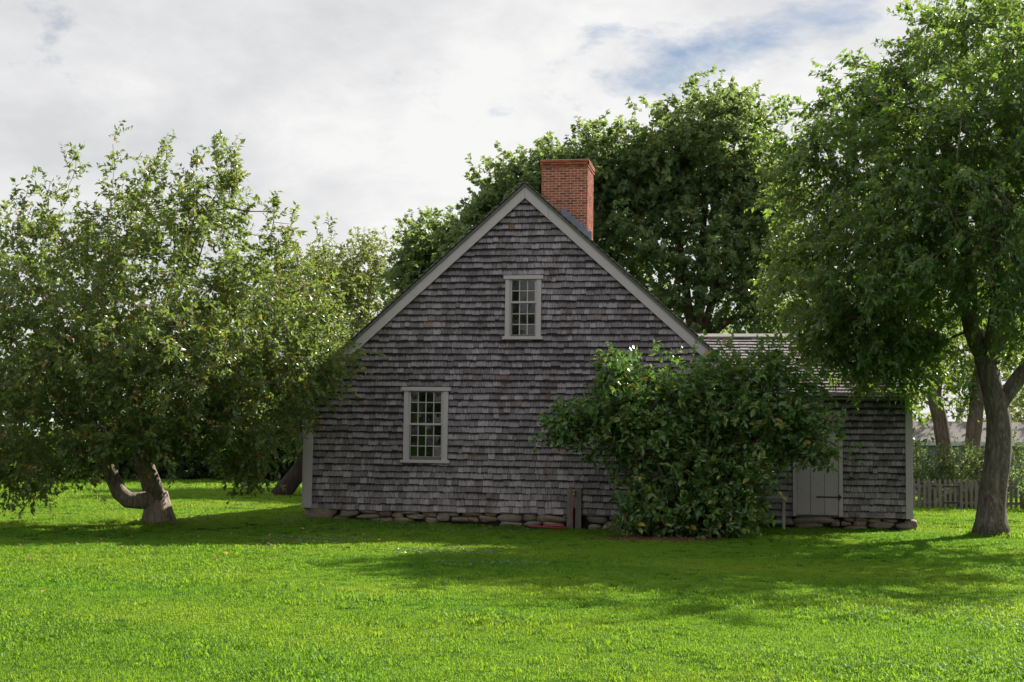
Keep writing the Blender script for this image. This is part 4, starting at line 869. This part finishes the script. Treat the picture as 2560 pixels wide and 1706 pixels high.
nb = empty('grey_outbuilding', (14, 50, gzf(14, 50)), -0.04, 'low blue-grey clapboard outbuilding with brown roof behind the shrubs', 'building')
mb = MB(); mb.box(-2.5, 0.03, 0, 6.0, 3.0, 1.85); wl = mb.build('wall', M['dark'], nb)
for k in range(15):
    mb = MB(); z = 0.06+k*0.12; mb.poly_prism([(-2.5, 0.0, z), (6.0, 0.0, z), (6.0, 0.018, z+0.13), (-2.5, 0.018, z+0.13)], [(-2.5, 0.029, z), (6.0, 0.029, z), (6.0, 0.029, z+0.13), (-2.5, 0.029, z+0.13)]); mb.build('clapboard', M['siding'], wl)
mb = MB(); mb.poly_prism([(-2.8, -0.25, 1.84), (-2.8, 1.5, 2.55), (-2.8, 3.25, 1.84), (-2.8, 3.25, 1.90), (-2.8, 1.5, 2.63), (-2.8, -0.25, 1.90)], [(6.3, -0.25, 1.84), (6.3, 1.5, 2.55), (6.3, 3.25, 1.84), (6.3, 3.25, 1.90), (6.3, 1.5, 2.63), (6.3, -0.25, 1.90)]); mb.build('roof', M['asphalt_roof'], nb)
mb = MB(); mb.box(-2.8, -0.285, 1.755, 6.3, -0.252, 1.905); mb.build('fascia', M['white_paint'], nb)
mb = MB(); mb.box(2.35, -0.03, 0.9, 2.95, -0.002, 1.70, 0.01); wn_ = mb.build('window', M['white_paint'], nb)
mb = MB(); mb.box(2.42, -0.034, 0.96, 2.88, -0.031, 1.64); mb.build('pane', M['glass'], wn_)

# ------------------------------------------------------------------ far woods (read as one mass)
def woods(name, label, lobes, seed, leaf, L=0.22, cat='woods'):
    rng = np.random.default_rng(seed); P, D = lobes_sample(lobes, rng, 0.1, 3.0)
    P = P[P[:, 2] > 0.15]; D = D[:len(P)]
    _, (pos, ax, nr, Ls, Ws) = twigs_leaves(P, D, rng, 4, 8, 0.6, L, L*0.6, 0.3, 0.3, 0.9, 0.5, 0.3)
    k = pos[:, 2] > 0.03
    o = link(name, leaf_mesh(name, pos[k], ax[k], nr[k], Ls[k], Ws[k]), M[leaf]); tag(o, label, cat, kind='stuff')
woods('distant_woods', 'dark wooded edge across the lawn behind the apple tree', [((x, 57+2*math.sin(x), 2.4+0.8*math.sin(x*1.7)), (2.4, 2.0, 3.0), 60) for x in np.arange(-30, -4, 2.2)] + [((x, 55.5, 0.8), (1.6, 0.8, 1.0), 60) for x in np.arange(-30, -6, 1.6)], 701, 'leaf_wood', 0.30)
woods('background_woods', 'leafy background beyond the outbuilding and the wing roof', [((x, 57+2*math.sin(x*2), 4.2+1.2*math.sin(x*1.3)), (2.6, 2.2, 3.6), 120) for x in np.arange(9, 27, 2.3)] + [((11.5, 46.5, 4.2), (1.4, 1.2, 1.6), 50)], 702, 'leaf_far')
woods('woods_across_the_lawn', 'wooded edge of the lawn facing the gable wall', [((x, -16+2*math.sin(x), 5.6+1.0*math.sin(x*1.7)), (3.2, 2.5, 6.2), 45) for x in np.arange(-30, 31, 3.6)], 704, 'leaf_wood', 0.75)
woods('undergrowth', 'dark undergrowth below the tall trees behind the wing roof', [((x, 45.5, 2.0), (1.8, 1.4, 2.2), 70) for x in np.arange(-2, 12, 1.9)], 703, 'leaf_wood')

# ------------------------------------------------------------------ lawn: tufts of blades as instances
def tuft_mesh(name, rng, n, rad, h, w, lean):
    a = rng.uniform(0, 6.28, n); r = rad*np.sqrt(rng.random(n)); base = np.stack([r*np.cos(a), r*np.sin(a), np.full(n, -0.006)], 1)
    az = rng.uniform(0, 6.28, n); d = np.stack([np.cos(az), np.sin(az), np.zeros(n)], 1); s = np.stack([-np.sin(az), np.cos(az), np.zeros(n)], 1)
    hh = h*rng.uniform(0.5, 1.15, n)[:, None]; ln = lean*rng.uniform(0.2, 1.3, n)[:, None]; ww = (w*rng.uniform(0.7, 1.3, n))[:, None]; z = np.array([0, 0, 1.0])
    V = np.stack([base-s*ww/2, base+s*ww/2, base+d*hh*ln*0.35+z*hh*0.6-s*ww*0.42, base+d*hh*ln*0.35+z*hh*0.6+s*ww*0.42, base+d*hh*ln+z*hh*(1-0.35*ln)], 1)
    k = np.arange(n)*5; F3 = np.stack([k+2, k+3, k+4], 1); F4 = np.stack([k, k+1, k+3, k+2], 1)
    me = np_mesh(name, V.reshape(-1, 3), np.concatenate([F4.ravel(), F3.ravel()]), np.concatenate([np.full(n, 4), np.full(n, 3)])); me.materials.append(M['grass']); return me
gcol = bpy.data.collections.new('grass_sources')
rgG = np.random.default_rng(9)
for k in range(8):
    coarse = k >= 5
    o = bpy.data.objects.new('tuft', tuft_mesh('tuft', rgG, 48 if not coarse else 34, 0.11 if not coarse else 0.09, 0.038 if not coarse else 0.068, 0.0050 if not coarse else 0.0095, 0.9 if not coarse else 1.1)); gcol.objects.link(o)
def lawn_points():
    P = []; Sx = []; Ix = []
    for y0, y1, dens, scl in ((7.5, 14, 170, 1.0), (14, 21, 120, 1.0), (21, 29, 75, 1.15), (29, 40, 22, 1.6), (40, 56, 9, 2.4)):
        hwid = 0.40*y1+3.0; n = int(2*hwid*(y1-y0)*dens); x = rgG.uniform(-hwid, hwid, n); y = rgG.uniform(y0, y1, n)
        k = np.abs(x) < 0.40*y+2.6; x, y = x[k], y[k]
        hx = (x-HO.x)*HUX.x+(y-HO.y)*HUX.y; hy = (x-HO.x)*HUY.x+(y-HO.y)*HUY.y
        inside = ((hx > XL-0.02) & (hx < XR+0.02) & (hy > -0.10) & (hy < DEP)) | ((hx > XR) & (hx < EXR+0.05) & (hy > EY-0.16) & (hy < 6.2))
        mul = ((x-2.45)/1.15)**2+((y-24.35)/0.42)**2 < 1.0
        tr = ((x+6.38)**2+(y-26)**2 < 0.05) | ((x-8.88)**2+(y-26.3)**2 < 0.06)
        k = ~(inside | mul | tr); x, y = x[k], y[k]
        patch = 0.5+0.5*np.sin(x*1.9+1.7*np.sin(y*1.1))*np.sin(y*1.5+1.2*np.sin(x*0.8)); s = scl*(0.72+0.5*patch*rgG.uniform(0.4, 1.2, len(x)))
        p2 = np.sin(x*0.83+2.1*np.sin(y*0.47)+0.5)*np.sin(y*0.71+1.6*np.sin(x*0.53))+0.5*np.sin(x*3.1+y*1.3)*np.sin(y*2.7-x*0.9)
        prob = np.clip((p2+0.25)*0.75, 0.03, 0.75)*np.where(y > 21.5, 0.15, 1); coarse = rgG.random(len(x)) < prob
        P.append(np.stack([x, y, gz(x, y)], 1)); Sx.append(s); Ix.append(np.where(coarse, rgG.integers(5, 8, len(x)), rgG.integers(0, 5, len(x))))
    for hx0, hx1, hy0, n in ((XL-0.1, XR, -0.14, 330), (XR, EXR+0.2, EY-0.20, 130)):
        hx = rgG.uniform(hx0, hx1, n); hy = hy0-np.abs(rgG.normal(0, 0.07, n))
        x = HO.x+HUX.x*hx+HUY.x*hy; y = HO.y+HUX.y*hx+HUY.y*hy
        P.append(np.stack([x, y, gz(x, y)], 1)); Sx.append(rgG.uniform(0.7, 1.4, n)); Ix.append(rgG.integers(0, 8, n))
    for tx, ty, n in ((-6.38, 26.0, 60), (8.86, 26.3, 60)):
        a = rgG.uniform(0, 6.28, n); rr = rgG.uniform(0.30, 0.5, n); x = tx+rr*np.cos(a); y = ty+rr*np.sin(a)
        P.append(np.stack([x, y, gz(x, y)], 1)); Sx.append(rgG.uniform(1.2, 2.2, n)); Ix.append(rgG.integers(0, 8, n))
    return np.concatenate(P), np.concatenate(Sx), np.concatenate(Ix)
GP, GS, GI = lawn_points()
gm = bpy.data.meshes.new('grass'); gm.vertices.add(len(GP)); gm.vertices.foreach_set('co', GP.astype(np.float32).ravel())
at_ = gm.attributes.new('scl', 'FLOAT', 'POINT'); at_.data.foreach_set('value', GS.astype(np.float32)); at_ = gm.attributes.new('pick', 'INT', 'POINT'); at_.data.foreach_set('value', GI.astype(np.int32)); gm.update()
gobj = link('grass', gm, M['grass']); tag(gobj, 'mown green lawn grass', 'grass', kind='stuff')
ng = bpy.data.node_groups.new('grass_scatter', 'GeometryNodeTree')
ng.interface.new_socket('Geometry', in_out='INPUT', socket_type='NodeSocketGeometry'); ng.interface.new_socket('Geometry', in_out='OUTPUT', socket_type='NodeSocketGeometry')
gi = ng.nodes.new('NodeGroupInput'); go = ng.nodes.new('NodeGroupOutput'); ip = ng.nodes.new('GeometryNodeInstanceOnPoints'); ci = ng.nodes.new('GeometryNodeCollectionInfo')
ci.inputs['Collection'].default_value = gcol; ci.inputs['Separate Children'].default_value = True; ci.inputs['Reset Children'].default_value = True
rv = ng.nodes.new('FunctionNodeRandomValue'); rv.data_type = 'FLOAT_VECTOR'; rv.inputs[0].default_value = (-0.1, -0.1, 0); rv.inputs[1].default_value = (0.1, 0.1, 6.283)
ri = ng.nodes.new('GeometryNodeInputNamedAttribute'); ri.data_type = 'INT'; ri.inputs['Name'].default_value = 'pick'
na = ng.nodes.new('GeometryNodeInputNamedAttribute'); na.data_type = 'FLOAT'; na.inputs['Name'].default_value = 'scl'
Lk = ng.links.new
Lk(gi.outputs[0], ip.inputs['Points']); Lk(ci.outputs[0], ip.inputs['Instance']); ip.inputs['Pick Instance'].default_value = True
Lk(rv.outputs[0], ip.inputs['Rotation']); Lk(ri.outputs[0], ip.inputs['Instance Index']); Lk(na.outputs[0], ip.inputs['Scale']); Lk(ip.outputs[0], go.inputs[0])
md = gobj.modifiers.new('scatter', 'NODES'); md.node_group = ng

# mulch under the shrub
mb_v = [(2.45, 24.35, 0.0)]; n = 40
for k in range(n):
    a = k*2*math.pi/n; q = 1+0.12*math.sin(3*a)+0.08*math.sin(7*a+1); mb_v.append((2.45+1.15*q*math.cos(a), 24.35+0.42*q*math.sin(a), 0))
mb_v = [(x, y, gzf(x, y)+(0.035 if i == 0 else 0.006)) for i, (x, y, z) in enumerate(mb_v)]
mu = link('mulch_bed', np_mesh('mulch_bed', mb_v, [i for k in range(n) for i in (0, 1+k, 1+(k+1) % n)], [3]*n), M['mulch']); tag(mu, kind='structure')
rgm = np.random.default_rng(3); n = 1800; a = rgm.uniform(0, 6.28, n); q = np.sqrt(rgm.random(n)); x = 2.45+1.2*q*np.cos(a); y = 24.35+0.45*q*np.sin(a)
pos = np.stack([x, y, gz(x, y)+0.04*(1-q)+0.008], 1); ax = unit(np.stack([rgm.normal(size=n), rgm.normal(size=n), rgm.normal(size=n)*0.25], 1)); nr = unit(rgm.normal(size=(n, 3))*0.4+np.array([0, 0, 1]))
o = link('mulch_chips', leaf_mesh('mulch_chips', pos, ax, nr, rgm.uniform(0.03, 0.08, n), rgm.uniform(0.008, 0.02, n)), M['mulch']); tag(o, 'loose brown mulch below the large shrub', 'mulch', kind='stuff')
# clover and broad weeds
pts = []
for cx_, cy_, rx_, ry_, n in ((-3.1, 22.6, 0.9, 0.8, 420), (-3.0, 26.6, 1.6, 0.6, 340), (-0.6, 25.9, 1.6, 0.5, 320), (-0.9, 20.6, 0.8, 0.7, 260), (-2.2, 24.8, 1.5, 0.9, 160), (-0.2, 18.9, 0.9, 0.6, 140), (5.4, 26.2, 0.5, 0.5, 60), (-6.1, 27.5, 0.6, 0.5, 90)):
    a = rgm.uniform(0, 6.28, n); q = np.sqrt(rgm.random(n)); pts.append(np.stack([cx_+rx_*q*np.cos(a), cy_+ry_*q*np.sin(a)], 1))
pts = np.concatenate(pts); n = len(pts)
pos = np.stack([pts[:, 0], pts[:, 1], gz(pts[:, 0], pts[:, 1])+rgm.uniform(0.025, 0.055, n)], 1); az = rgm.uniform(0, 6.28, n)
ax = unit(np.stack([np.cos(az), np.sin(az), rgm.uniform(-0.1, 0.5, n)], 1)); nr = unit(rgm.normal(size=(n, 3))*0.3+np.array([0, 0, 1]))
o = link('clover', leaf_mesh('clover', pos, ax, nr, rgm.uniform(0.03, 0.06, n), rgm.uniform(0.025, 0.045, n), hi=True), M['clover']); tag(o, 'patches of clover and broad weeds in the lawn', 'clover', kind='stuff')
# fallen leaves
fl = leaf_mesh('fallen_leaf', np.zeros((1, 3)), np.array([[0, 1., 0]]), np.array([[0, 0, 1.]]), np.array([1.0]), np.array([0.62]), hi=True)
fcols = [((0.46, 0.27, 0.04), 'yellow'), ((0.34, 0.13, 0.04), 'orange'), ((0.22, 0.07, 0.035), 'red-brown'), ((0.36, 0.24, 0.15), 'tan')]
fmats = [mat_plain('fallen_%s_leaf' % c[1].replace('-', '_'), c[0], 0.6, 0.3, 0, 0.3, 8) for c in fcols]
fmes = []
for m_ in fmats: q = fl.copy(); q.materials.append(m_); fmes.append(q)
rgf = random.Random(12)
for k in range(74):
    ci_ = rgf.choice((0, 0, 1, 1, 2, 3))
    if k < 58: x, y = rgf.gauss(-4.6, 1.7), rgf.uniform(18.5, 25.4)
    elif k < 68: x, y = rgf.uniform(-8, 3), rgf.uniform(14, 24)
    else: x, y = rgf.uniform(3.5, 8), rgf.uniform(22, 26)
    o = link('fallen_leaf', fmes[ci_]); s = rgf.uniform(0.055, 0.095)
    o.location = (x, y, gzf(x, y)+0.045); o.rotation_euler = (rgf.uniform(-0.5, 0.5), rgf.uniform(-0.5, 0.5), rgf.uniform(0, 6.28)); o.scale = (s, s, s)
    where = 'near the apple tree' if k < 58 else ('out on the open lawn' if k < 68 else 'in the shade before the wing')
    tag(o, 'small fallen %s leaf lying on the grass %s' % (fcols[ci_][1], where), 'leaf', 'fallen %s leaves %s' % (fcols[ci_][1], where))
